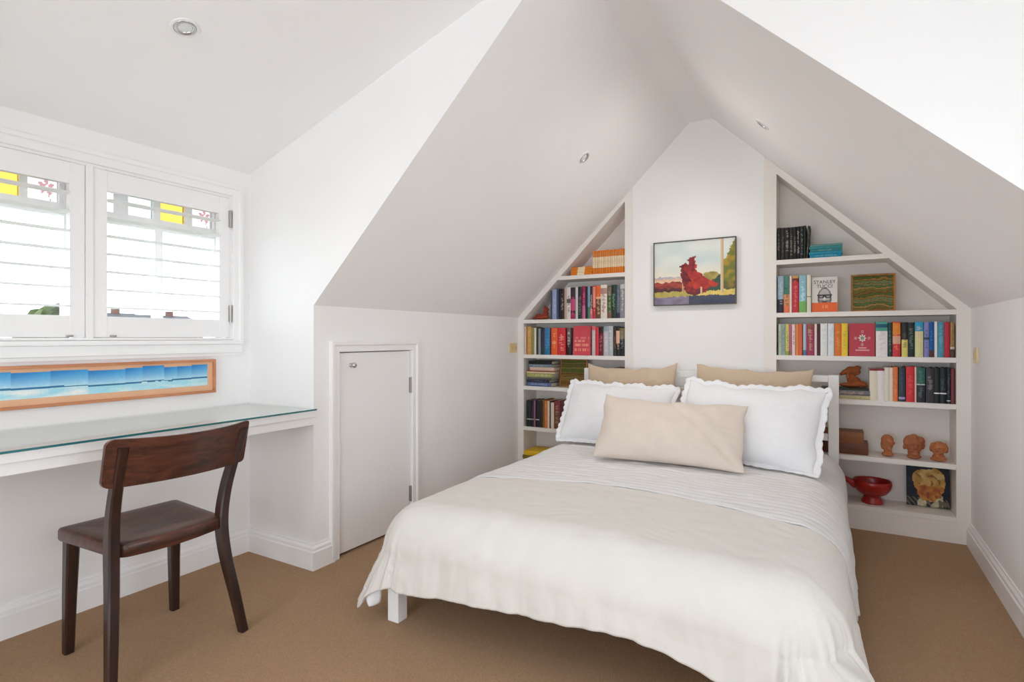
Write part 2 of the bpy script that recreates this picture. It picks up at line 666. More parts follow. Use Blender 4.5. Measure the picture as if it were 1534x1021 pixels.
for (y0, y1, sgn) in UNITS:
    f = MB()
    f.frame('x', XG - .02, XG + .02, y0, y1, WZ0 + .012, WZ1 - .014, .036)
    f.box(XG - .019, XG + .019, y0 + .036, y1 - .036, 1.625, 1.674)         # transom
    ym = 1.43 if sgn > 0 and y0 > 1 else (y0 + y1) / 2
    f.box(XG - .018, XG + .018, ym - .018, ym + .018, WZ0 + .048, 1.625)
    sash = f.build('window_sash', TRIM, w1)
    MB().box(XG - .003, XG + .003, y0 + .02, y1 - .02, WZ0 + .03, 1.64).build('pane', GLASSM, sash)
    # four top lights: clear, pale green, yellow, flower, mirrored on the neighbouring sash
    lights = [(.06, .115, 'clear'), (.175, .283, 'green'), (.315, .43, 'yellow'), (.465, .575, 'flower')]
    if y0 < 1:
        lights = [(.44, .545, 'flower'), (.31, .415, 'yellow'), (.17, .28, 'green'), (.04, .13, 'clear')] if sgn < 0 else lights
    bars = MB()
    edges = sorted((a, c) for a, c, _ in lights)
    prev = .0362
    for a, c in edges + [(y1 - y0 - .0362, 9)]:
        if a - prev > .004:
            bars.box(XG - .012, XG + .012, y0 + prev, y0 + a, 1.6745, WZ1 - .0505)
        prev = c
    bars.build('glazing_bar', TRIM, sash)
    for a, c, kd in lights:
        Y0, Y1 = y0 + a, y0 + c

        def fn(u, v, kd=kd):
            if kd == 'green':
                return (.545, .575, .555)
            if kd == 'yellow':
                return (.575, .475, .20)
            if kd == 'flower':
                du, dv = (u - .62), (v - .55) * .9
                r, th = hypot(du, dv), math.atan2(dv, du)
                if r < .28 * (.62 + .38 * sin(5 * th)) and r > .05:
                    return (.43, .31, .31)
                if abs(du + dv * .3) < .02 and dv < -.1:
                    return (.40, .33, .30)
                return (.565, .54, .535)
            return (1, 1, 1)
        pane = painted('coloured_pane' if kd != 'clear' else 'pane', (XG, Y0, 1.672), (0, Y1 - Y0, 0), (0, 0, WZ1 - .055 - 1.672),
                       22 if kd == 'flower' else 1, 22 if kd == 'flower' else 1, fn, STAIN, sash)
        if kd != 'clear':
            tag(pane, {'green': 'pale green glass', 'yellow': 'amber yellow glass', 'flower': 'clear glass with a red flower motif'}[kd])

# unseen right dormer window sized for its light; rear window added for fill
for nm, xx in (('window_2', XV + .1),):
    w = S(empty(nm, (xx, .78, RZ0)))
    b = MB()
    for y in (-.15, .50, 1.17):
        b.box(xx - .02, xx + .02, y, y + .04, RZ0, RZ1)
    b.box(xx - .019, xx + .019, -.15, 1.21, RZ0, RZ0 + .05)
    b.box(xx - .019, xx + .019, -.15, 1.21, RZ1 - .05, RZ1)
    b.build('window_frame', TRIM, w)
    MB().box(xx - .003, xx + .003, -.13, 1.19, RZ0 + .02, RZ1 - .02).build('pane', GLASSM, w)
w3 = S(empty('window_added_rear', ((HX0 + HX1) / 2, YR - .05, HZ0)))  # unseen window put in to let fill light through the rear wall
b = MB()
for x in (HX0, -.82, HX1 - .05):
    b.box(x, x + .05, YR - .07, YR - .03, HZ0, HZ1)
b.box(HX0, HX1, YR - .07, YR - .03, HZ0, HZ0 + .06)
b.box(HX0, HX1, YR - .07, YR - .03, HZ1 - .06, HZ1)
b.build('window_frame', TRIM, w3)
MB().box(HX0 + .02, HX1 - .02, YR - .053, YR - .047, HZ0 + .02, HZ1 - .02).build('pane', GLASSM, w3)

# plantation shutters
PAN = [(1.1205, 1.725, 'white louvred shutter in the right half of the dormer window, hinged beside the cheek wall', 1),
       (.4925, 1.0935, 'white louvred shutter of the dormer window cut by the left edge of the photo', -1)]
LZ = [1.247 + .0763 * i for i in range(7)]
for (y0, y1, lab, sgn) in PAN:
    sh = empty('window_shutter', (XW, (y0 + y1) / 2, WZ0 + .01), lab, 'shutter', 'louvred shutters of the dormer window')
    b = MB()
    xa, xb = XW - .026, XW + .004
    b.box(xa, xb, y0 + .001, y0 + .054, WZ0 + .012, WZ1 - .014, .002)
    b.box(xa, xb, y1 - .054, y1 - .001, WZ0 + .012, WZ1 - .014, .002)
    b.box(xa + .001, xb - .001, y0 + .054, y1 - .054, WZ0 + .012, 1.208, .001)
    b.box(xa + .001, xb - .001, y0 + .054, y1 - .054, 1.742, WZ1 - .014, .001)
    sf = b.build('shutter_frame', TRIM, sh)
    prof = [(.031 * cos(2 * pi * k / 14), .0034 * sin(2 * pi * k / 14)) for k in range(14)]
    for z in LZ:
        l = MB().prism([(XW - .011 + px, y0 + .055, z + pz + px * .05) for px, pz in prof], (0, y1 - y0 - .11, 0))
        l.build('louver', TRIM, sh)
    yr = y1 - .09 if sgn > 0 else y1 - .02
    if sgn > 0:
        for z in (1.722, 1.240):
            hb = MB().box(XW + .003, XW + .010, y1 - .006, y1 + .010, z - .042, z + .042, .001)
            hb.lathe([(0, -.043), (.006, -.043), (.006, .043), (0, .043)], (XW + .012, y1 + .001, z), 12)
            hb.build('hinge', STEEL, sf)
    ky = y0 + .075 if sgn > 0 else y1 - .055
    MB().box(XW + .003, XW + .012, ky - .012, ky + .012, WZ0 + .014, WZ0 + .021, .002).build('pull', STEEL, sf)

# ---------------------------------------------------------------- desk in the dormer with its loose glass top
dk = empty('desk', (-2.43, .79, 0), 'long white built-in desk spanning the dormer below the window', 'desk')
b = MB().box(XW + .001, -2.175, YD + .001, YC - .001, .736, .770, .003)
b.build('desktop', TRIM, dk)
MB().box(-2.205, -2.185, YD + .001, YC - .001, .698, .737, .002).build('fascia', TRIM, dk)
gt = empty('glass_desk_top', (-2.43, .79, .7703), 'clear glass sheet with a teal edge covering the white desk', 'glass top')
GT = glass('desk_glass', (.985, .997, .992))
MB().box(XW + .004, -2.158, YD + .02, YC - .008, .7712, .7778).build('glass_sheet', GT, gt)
GE = mat('glass_edge_teal', '2f6f74', 0.15, var=0.08, vscale=4)
tag(MB().box(-2.1578, -2.1562, YD + .02, YC - .008, .7704, .7779).build('polished_edge', GE, gt), 'dark teal front edge')

# ---------------------------------------------------------------- framed beach panorama on the window wall
COPPER = wood('copper_oak', 'b06f48', 'cf9168', .45, axis=1, scale=5)
pp = empty('panorama_picture', (XW, 1.02, .845), 'long narrow framed beach panorama leaning below the window', 'picture')
py0, py1, pz0, pz1 = .40, 1.640, .848, 1.012
b = MB()
b.frame('x', XW + .002, XW + .028, py0, py1, pz0, pz1, .012, .002)
b.build('picture_frame', COPPER, pp)
MATB = mat('tan_mount', 'deb08c', .8, var=.03)
MB().box(XW + .004, XW + .016, py0 + .01, py1 - .01, pz0 + .01, pz1 - .01).build('mount', MATB, pp)
cuts = [0, .115, .235, .35, .455, .565, .685, .745, .825, .875, .933, 1.0]
tops = [0, .05, .02, .06, .04, .1, .06, .0, .09, .08, .04, .02]


def pano(u, v):
    # u from far left (hidden) to right end, v bottom to top
    k = sum(1 for c in cuts if u >= c) - 1
    hz = .36 + .02 * sin(u * 7)
    sh_ = (k * 37 % 11) / 11
    if v < hz - .02 + .02 * N3(u * 30, v * 9):
        s = mix(rgb('e6ecea'), rgb('9fd6e4'), .5 + .9 * N3(u * 14, v * 6, 2) + (.3 if k > 4 else 0))
        return s
    if v < hz + .05:
        return mix(rgb('2c6f9c'), rgb('39789a'), sh_)
    t = (v - hz) / (1 - hz)
    loc = (u - cuts[k]) / (cuts[k + 1] - cuts[k]) if k < len(cuts) - 1 else 0
    top = mix(rgb('1f74bd'), rgb('3f9fd8'), loc * .8)
    return mix(rgb('c6e4ec'), top, t ** .8)


for k in range(len(cuts) - 1):
    a, c = cuts[k], cuts[k + 1]
    y_a = py0 + .045 + a * (py1 - py0 - .083)
    y_b = py0 + .045 + c * (py1 - py0 - .083)
    z_a, z_b = pz0 + .038, pz1 - .020 - .10 * tops[k]
    painted('photo_print', (XW + .0165, y_a, z_a), (0, y_b - y_a, 0), (0, 0, z_b - z_a), 14, 26,
            lambda u, v, a=a, c=c: pano(a + u * (c - a), v), attr_mat('photo_print', .35), pp)

# ---------------------------------------------------------------- dark bentwood-style chair
WALN = wood('dark_walnut', '2a150e', '5e3223', .34, axis=1, scale=13, coat=.25, along=7)
WALV = wood('dark_walnut_upright', '1c0f0b', '3a1d14', .34, axis=2, scale=8, coat=.25)
ch = empty('desk_chair', (-2.18, 1.09, 0), 'dark walnut wooden chair with curved backrest standing at the white desk', 'chair')
# seat outline (x to the room, y along the desk)
out = []
def arc(cx, cy, r, a0, a1, n=7):
    return [(cx + r * cos(radians(a0 + (a1 - a0) * i / n)), cy + r * sin(radians(a0 + (a1 - a0) * i / n))) for i in range(n + 1)]
out += arc(-2.375, .905, .018, 270, 180, 4)
out += arc(-2.375, 1.282, .018, 180, 90, 4)
out += arc(-2.055, 1.215, .06, 80, 25)
out += [(-1.985, 1.16), (-1.978, 1.085), (-1.985, 1.01)]
out += arc(-2.055, .965, .06, -25, -80)
cxs, cys = sum(p[0] for p in out) / len(out), sum(p[1] for p in out) / len(out)
vs, fs = [], []
rings = [(.93, .402), (.985, .402), (1.0, .408), (1.0, .436), (.985, .444), (.94, .447), (.8, .446), (.55, .440), (.25, .436)]
n = len(out)
for s, z in rings:
    for (x, y) in out:
        vs.append((cxs + (x - cxs) * s, cys + (y - cys) * s, z))
for r in range(len(rings) - 1):
    for i in range(n):
        j = (i + 1) % n
        fs.append((r * n + i, r * n + j, (r + 1) * n + j, (r + 1) * n + i))
fs.append(tuple(range(n))[::-1])
fs.append(tuple((len(rings) - 1) * n + i for i in range(n)))
pydata('seat', vs, fs, ch, WALN, smooth=True)
def spline(P, n=5):
    """Catmull-Rom through tuples."""
    out_ = []
    for i in range(len(P) - 1):
        p0_, p1_, p2_, p3_ = P[max(i - 1, 0)], P[i], P[i + 1], P[min(i + 2, len(P) - 1)]
        for k in range(n):
            t = k / n
            out_.append(tuple(.5 * (2 * b_ + (c_ - a_) * t + (2 * a_ - 5 * b_ + 4 * c_ - d_) * t * t + (3 * b_ - a_ - 3 * c_ + d_) * t ** 3)
                              for a_, b_, c_, d_ in zip(p0_, p1_, p2_, p3_)))
    out_.append(P[-1])
    return out_


for (fy, sy, ty) in ((.868, .897, .895), (1.318, 1.268, 1.305)):
    rows = [(-1.962, fy, 0, .029, .032), (-1.985, fy + (sy - fy) * .42, .15, .032, .037), (-2.010, fy + (sy - fy) * .85, .30, .034, .043), (-2.021, sy, .425, .035, .047),
            (-2.013, sy + (ty - sy) * .25, .54, .034, .040), (-1.984, sy + (ty - sy) * .62, .655, .032, .034), (-1.944, ty, .775, .030, .025)]
    rows = spline(rows)
    MB().sweep([r[:3] for r in rows], [r[3:] for r in rows], (0, 1, 0)).build('rear_leg', WALV, ch, smooth=False)
for (fy, sy) in ((.912, .918), (1.279, 1.272)):
    MB().sweep([(-2.362, fy, 0), (-2.360, (fy + sy) / 2, .2), (-2.352, sy, .404)], [(.030, .030), (.036, .036), (.042, .042)], (0, 1, 0)).build('front_leg', WALV, ch)
# backrest: curved tapered board
vs, fs = [], []
NU, NV = 44, 8
for side in (0, 1):
    for j in range(NV + 1):
        for i in range(NU + 1):
            u, v = .5 - .5 * cos(pi * i / NU), j / NV
            y = .852 + u * (1.338 - .852)
            e = abs(2 * u - 1)
            bow = .052 * (1 - e * e)
            rc = .026 if u < .5 else .016
            dx_ = (1 - e) * .243
            ins = rc - sqrt(max(0, rc * rc - (rc - dx_) ** 2)) if dx_ < rc else 0
            zlo = .642 + ins
            zhi = .804 - .010 * (1 - e ** 2) - ins
            z = zlo + (zhi - zlo) * v
            x = -1.985 + bow + (z - .72) * .24 + (.014 if side else 0)
            vs.append((x, y, z))
K = (NU + 1) * (NV + 1)
for j in range(NV):
    for i in range(NU):
        a = j * (NU + 1) + i
        fs.append((a, a + 1, a + NU + 2, a + NU + 1))
        fs.append((K + a, K + a + NU + 1, K + a + NU + 2, K + a + 1))
bd = [i for i in range(NU)] + [j * (NU + 1) + NU for j in range(NV)] + [NV * (NU + 1) + i for i in range(NU, 0, -1)] + [j * (NU + 1) for j in range(NV, 0, -1)]
for q in range(len(bd)):
    a, c = bd[q], bd[(q + 1) % len(bd)]
    fs.append((a, K + a, K + c, c))
br = pydata('backrest', vs, fs, ch, WALN, smooth=False)
bv = br.modifiers.new('bevel', 'BEVEL')
bv.width = .003
bv.segments = 2
bv.limit_method = 'ANGLE'

# ---------------------------------------------------------------- recessed downlights
def downlight(p, nrm, label, r=.042, watt=0):
    nrm = Vector(nrm).normalized()
    o = empty('downlight', p, label, 'ceiling light', 'recessed downlights in the ceiling')
    o.rotation_euler = Vector((0, 0, -1)).rotation_difference(nrm).to_euler()
    WHT = mat('downlight_white', (.80, .80, .79), .4, var=.01)
    rg = MB().lathe([(r, 0), (r, -.003), (r * .97, -.005), (r * .80, -.005), (r * .78, .001)], (0, 0, 0), 40).build('trim_ring', WHT, o, local=True, smooth=False)
    MB().lathe([(r * .78, .002), (r * .77, -.004), (r * .70, -.006), (r * .55, -.004), (r * .50, .0)], (0, 0, 0), 40).build('gimbal_ring', CHROME, rg, local=True, smooth=True)
    LENS = mat('lamp_lens', (.72, .74, .73), .12, var=.05, vscale=60)
    MB().lathe([(r * .52, .0), (r * .40, -.002), (0, -.003)], (0, 0, 0), 32).build('lamp_lens', LENS, rg, local=True, smooth=True)
    if watt:
        d = bpy.data.lights.new('downlight_lamp', 'SPOT')
        d.energy = watt
        d.spot_size = radians(165)
        d.spot_blend = 1.0
        d.shadow_soft_size = .035
        d.color = (1.0, .95, .90)
        lo = bpy.data.objects.new('downlight_lamp', d)
        COL.objects.link(lo)
        lo.parent = o
        lo.location = (0, 0, -.045)
    return o


downlight((-1.977, 1.106, ZD + (ZF - ZD) / (XFL - XW) * (-1.977 - XW)), ((ZF - ZD) / (XFL - XW), 0, -1), 'round white downlight in the dormer ceiling above the desk', .046, 5)
downlight((-1.275, 3.004, zl(-1.275)), (KL, 0, -1), 'small downlight in the left ceiling slope above the bed', .042, 11)
downlight((-.33, 3.045, zr(-.33)), (-KR, 0, -1), 'small downlight in the right ceiling slope above the bookcase', .042, 11)

# ---------------------------------------------------------------- light switches
CREAM = mat('cream_plastic', 'e2cfa4', .4, var=.02)
CREAM2 = mat('cream_plastic_rocker', 'd9bf8c', .4, var=.02)
for (x0, x1, xs, ya, yb, za, zb, lab) in ((XL, XL + .008, 1, 3.69, 3.805, 1.0, 1.075, 'cream double switch plate on the left wall next to the bookcase'),
                                         (XR - .008, XR, -1, 3.655, 3.735, .985, 1.065, 'cream switch plate on the right wall beside the bookcase')):
    s = empty('light_switch', ((x0 + x1) / 2, (ya + yb) / 2, za), lab, 'switch', 'cream light switches')
    pl = MB().box(x0, x1, ya, yb, za, zb, .002).build('switch_plate', CREAM, s)
    xo = x1 if xs > 0 else x0
    ks = 2 if xs > 0 else 1
    for k in range(ks):
        yc = ya + (yb - ya) * (k + .5) / ks
        MB().box(min(xo - xs * .002, xo + xs * .005), max(xo - xs * .002, xo + xs * .005), yc - .012, yc + .012, za + .024, zb - .024, .001).build('rocker', CREAM2, pl)

# ---------------------------------------------------------------- built-in bookcases either side of the chimney breast
YBK = 4.05
LX0, LX1 = -2.14, -1.314
RX0, RX1 = -0.335, 0.552
ORD = ['first', 'second', 'third', 'fourth', 'fifth', 'sixth', 'seventh', 'eighth', 'ninth', 'tenth', 'eleventh', 'twelfth', 'thirteenth',
       'fourteenth', 'fifteenth', 'sixteenth', 'seventeenth', 'eighteenth', 'nineteenth', 'twentieth', 'twenty-first', 'twenty-second',
       'twenty-third', 'twenty-fourth', 'twenty-fifth', 'twenty-sixth', 'twenty-seventh', 'twenty-eighth', 'twenty-ninth', 'thirtieth']


def ol(x):
    return 1.262 + 1.002 * (x - LX0)


def orr(x):
    return 1.276 + .974 * (RX1 - x)


def bookcase(side):
    if side == 'left':
        x0, x1, w0, w1, o, c = LX0, LX1, XL + .0005, BX0 - .0005, ol, zl
        shelves = (1.583, 1.257, .985, .738, .42, .14)
        t = empty('bookcase', ((x0 + x1) / 2, YB, 0), 'white built-in bookcase left of the chimney breast, with a slanted top', 'bookcase', 'built-in bookcases')
    else:
        x0, x1, w0, w1, o, c = RX0, RX1, BX1 + .0005, XR - .0005, orr, zr
        shelves = (1.600, 1.272, 1.009, .755, .428, .14)
        t = empty('bookcase', ((x0 + x1) / 2, YB, 0), 'white built-in bookcase right of the chimney breast, with a slanted top', 'bookcase', 'built-in bookcases')
    e = .001
    b = MB()
    b.prism([(w0, YB, .112), (x0, YB, .112), (x0, YB, o(x0)), (x0, YB, c(x0) - e), (w0, YB, c(w0) - e)], (0, .02, 0))
    b.prism([(x1, YB, .112), (w1, YB, .112), (w1, YB, c(w1) - e), (x1, YB, c(x1) - e), (x1, YB, o(x1))], (0, .02, 0))
    b.prism([(x0, YB, o(x0)), (x1, YB, o(x1)), (x1, YB, c(x1) - e), (x0, YB, c(x0) - e)], (0, .02, 0))
    b.build('face_frame', SHELF, t)
    MB().box(w0, w1, YB + .001, YB + .02, 0, .111).build('kick_board', SHELF, t)
    b = MB()
    for xa, xb in ((x0 - .018, x0), (x1, x1 + .018)):
        b.prism([(xa, YB + .02, .0), (xb, YB + .02, .0), (xb, YB + .02, o(xb)), (xa, YB + .02, o(xa))], (0, YBK - YB - .02, 0))
    b.build('side_panel', SHELF, t)
    MB().prism([(x0, YB + .02, o(x0)), (x1, YB + .02, o(x1)), (x1, YB + .02, o(x1) + .018), (x0, YB + .02, o(x0) + .018)], (0, YBK - YB - .02, 0)).build('sloping_soffit', SHELF, t)
    MB().prism([(x0 - .018, YBK, 0), (x1 + .018, YBK, 0), (x1 + .018, YBK, o(x1) + .02), (x0 - .018, YBK, o(x0) + .02)], (0, .012, 0)).build('back_panel', SHELF, t)
    for z in shelves:
        zb = z - .028
        if side == 'left':
            xa, xb = max(x0, x0 + (z - 1.262) / 1.002), x1
            xa2 = max(x0, x0 + (zb - 1.262) / 1.002)
        else:
            xa, xb = x0, min(x1, x1 - (z - 1.276) / .974)
            xa2 = x0
        xb2 = xb if side == 'left' else min(x1, x1 - (zb - 1.276) / .974)
        MB().prism([(xa + .0005, YB, z), (xb - .0005, YB, z), (xb2 - .0005, YB, zb), (xa2 + .0005, YB, zb)], (0, YBK - YB - .001, 0)).build('shelf', SHELF, t)
    return t


bookcase('left')
bookcase('right')

# ---------------------------------------------------------------- books
BOOKM = attr_mat('book_cloth', .5, .35, .10)


def book(t, h, depth, base, title=None, bands=(), label='', group='', loc=(0, 0, 0), lean=0.0, flat=False, seed=0, name='book', pages=True, cat='book'):
    rnd = random.Random(seed)
    NX, NZ = 5, 30
    vs, fs, cs = [], [], []
    cb = hexc(base)
    ct = hexc(title) if title else None
    q = .0025
    # spine
    for j in range(NZ + 1):
        for i in range(NX + 1):
            x = -t / 2 + t * i / NX
            e = 1 - (2 * i / NX - 1) ** 2
            vs.append((x, -.0035 * e, h * j / NZ))
    letters = [rnd.random() < .72 for _ in range(NZ)]
    g0, g1 = rnd.uniform(.12, .3), rnd.uniform(.7, .92)
    for j in range(NZ):
        for i in range(NX):
            a = j * (NX + 1) + i
            fs.append((a, a + 1, a + NX + 2, a + NX + 1))
            v = (j + .5) / NZ
            c = cb
            for (f0, f1, hx) in bands:
                if f0 <= v <= f1:
                    c = hexc(hx)
            if ct and i in (1, 2, 3) and g0 < v < g1 and letters[j] and (i == 2 or rnd.random() < .45):
                c = tuple(.5 * a_ + .5 * b_ for a_, b_ in zip(ct, c))
            cs.append(c)
    # boards: two thin slabs behind the spine edges
    for sx in (-1, 1):
        xo, xi = sx * t / 2, sx * (t / 2 - min(q, t * .2))
        k = len(vs)
        for x in (xo, xi):
            for y in (0, depth):
                for z in (0, h):
                    vs.append((x, y, z))
        for f in ((0, 1, 3, 2), (4, 6, 7, 5), (0, 4, 5, 1), (2, 3, 7, 6), (0, 2, 6, 4), (1, 5, 7, 3)):
            fs.append(tuple(k + i for i in f))
            cs.append(cb)
    k = len(vs)
    for x in (-t / 2, t / 2):
        for z in (0, h):
            vs.append((x, .0008, z))
    fs.append((k, k + 1, k + 3, k + 2))
    cs.append(cb)
    me = bpy.data.meshes.new(name)
    me.from_pydata(vs, [], fs)
    me.update()
    face_colors(me, cs)
    o = link(name, me, None, local=True, mats=BOOKM)
    o.location = loc
    o.rotation_euler = (0, pi / 2 if flat else lean, 0)
    tag(o, label, cat, group)
    if pages:
        p = MB().box(-t / 2 + min(q, t * .2), t / 2 - min(q, t * .2), .0015, depth - .004, .0025, h - .004)
        p.build('pages', PAPER, o, local=True)
    return o


def facing_book(x0, x1, z, h, y, base, desc, label, group, fn, lean=.06):
    """A hardback standing with its front cover to the room."""
    th = .018
    o = empty('book', ((x0 + x1) / 2, y, z + .018 * sin(lean) + .0003), label, 'book', group)
    w = x1 - x0
    M = Matrix.Rotation(-lean, 4, 'X')
    def bx(a, nm, m, par=o):
        return MB().box(*a, M=M).build(nm, m, par, local=True)
    cm = mat('cover_' + base, base, .45, var=.03)
    b = MB()
    b.box(-w / 2, w / 2, 0, .002, 0, h, M=M)
    b.box(-w / 2, w / 2, th - .002, th, 0, h, M=M)
    b.box(-w / 2, -w / 2 + .002, 0, th, 0, h, M=M)
    b.build('cover', cm, o, local=True)
    MB().box(-w / 2 + .002, w / 2 - .003, .002, th - .002, .002, h - .003, M=M).build('pages', PAPER, o, local=True)
    nx, ny = 44, 56
    vs, fs, cs = [], [], []
    for j in range(ny + 1):
        for i in range(nx + 1):
            vs.append(M @ Vector((-w / 2 + w * i / nx, -.0006, h * j / ny)))
    for j in range(ny):
        for i in range(nx):
            a = j * (nx + 1) + i
            fs.append((a, a + 1, a + nx + 2, a + nx + 1))
            c = fn((i + .5) / nx, (j + .5) / ny)
            cs.append(tuple(lin(k) for k in (rgb(c) if isinstance(c, str) else c)))
    me = bpy.data.meshes.new('cover_print')
    me.from_pydata([tuple(v) for v in vs], [], fs)
    me.update()
    face_colors(me, cs)
    link('cover_print', me, o, local=True, mats=attr_mat('cover_print', .4, .4, .05))
    return o, M


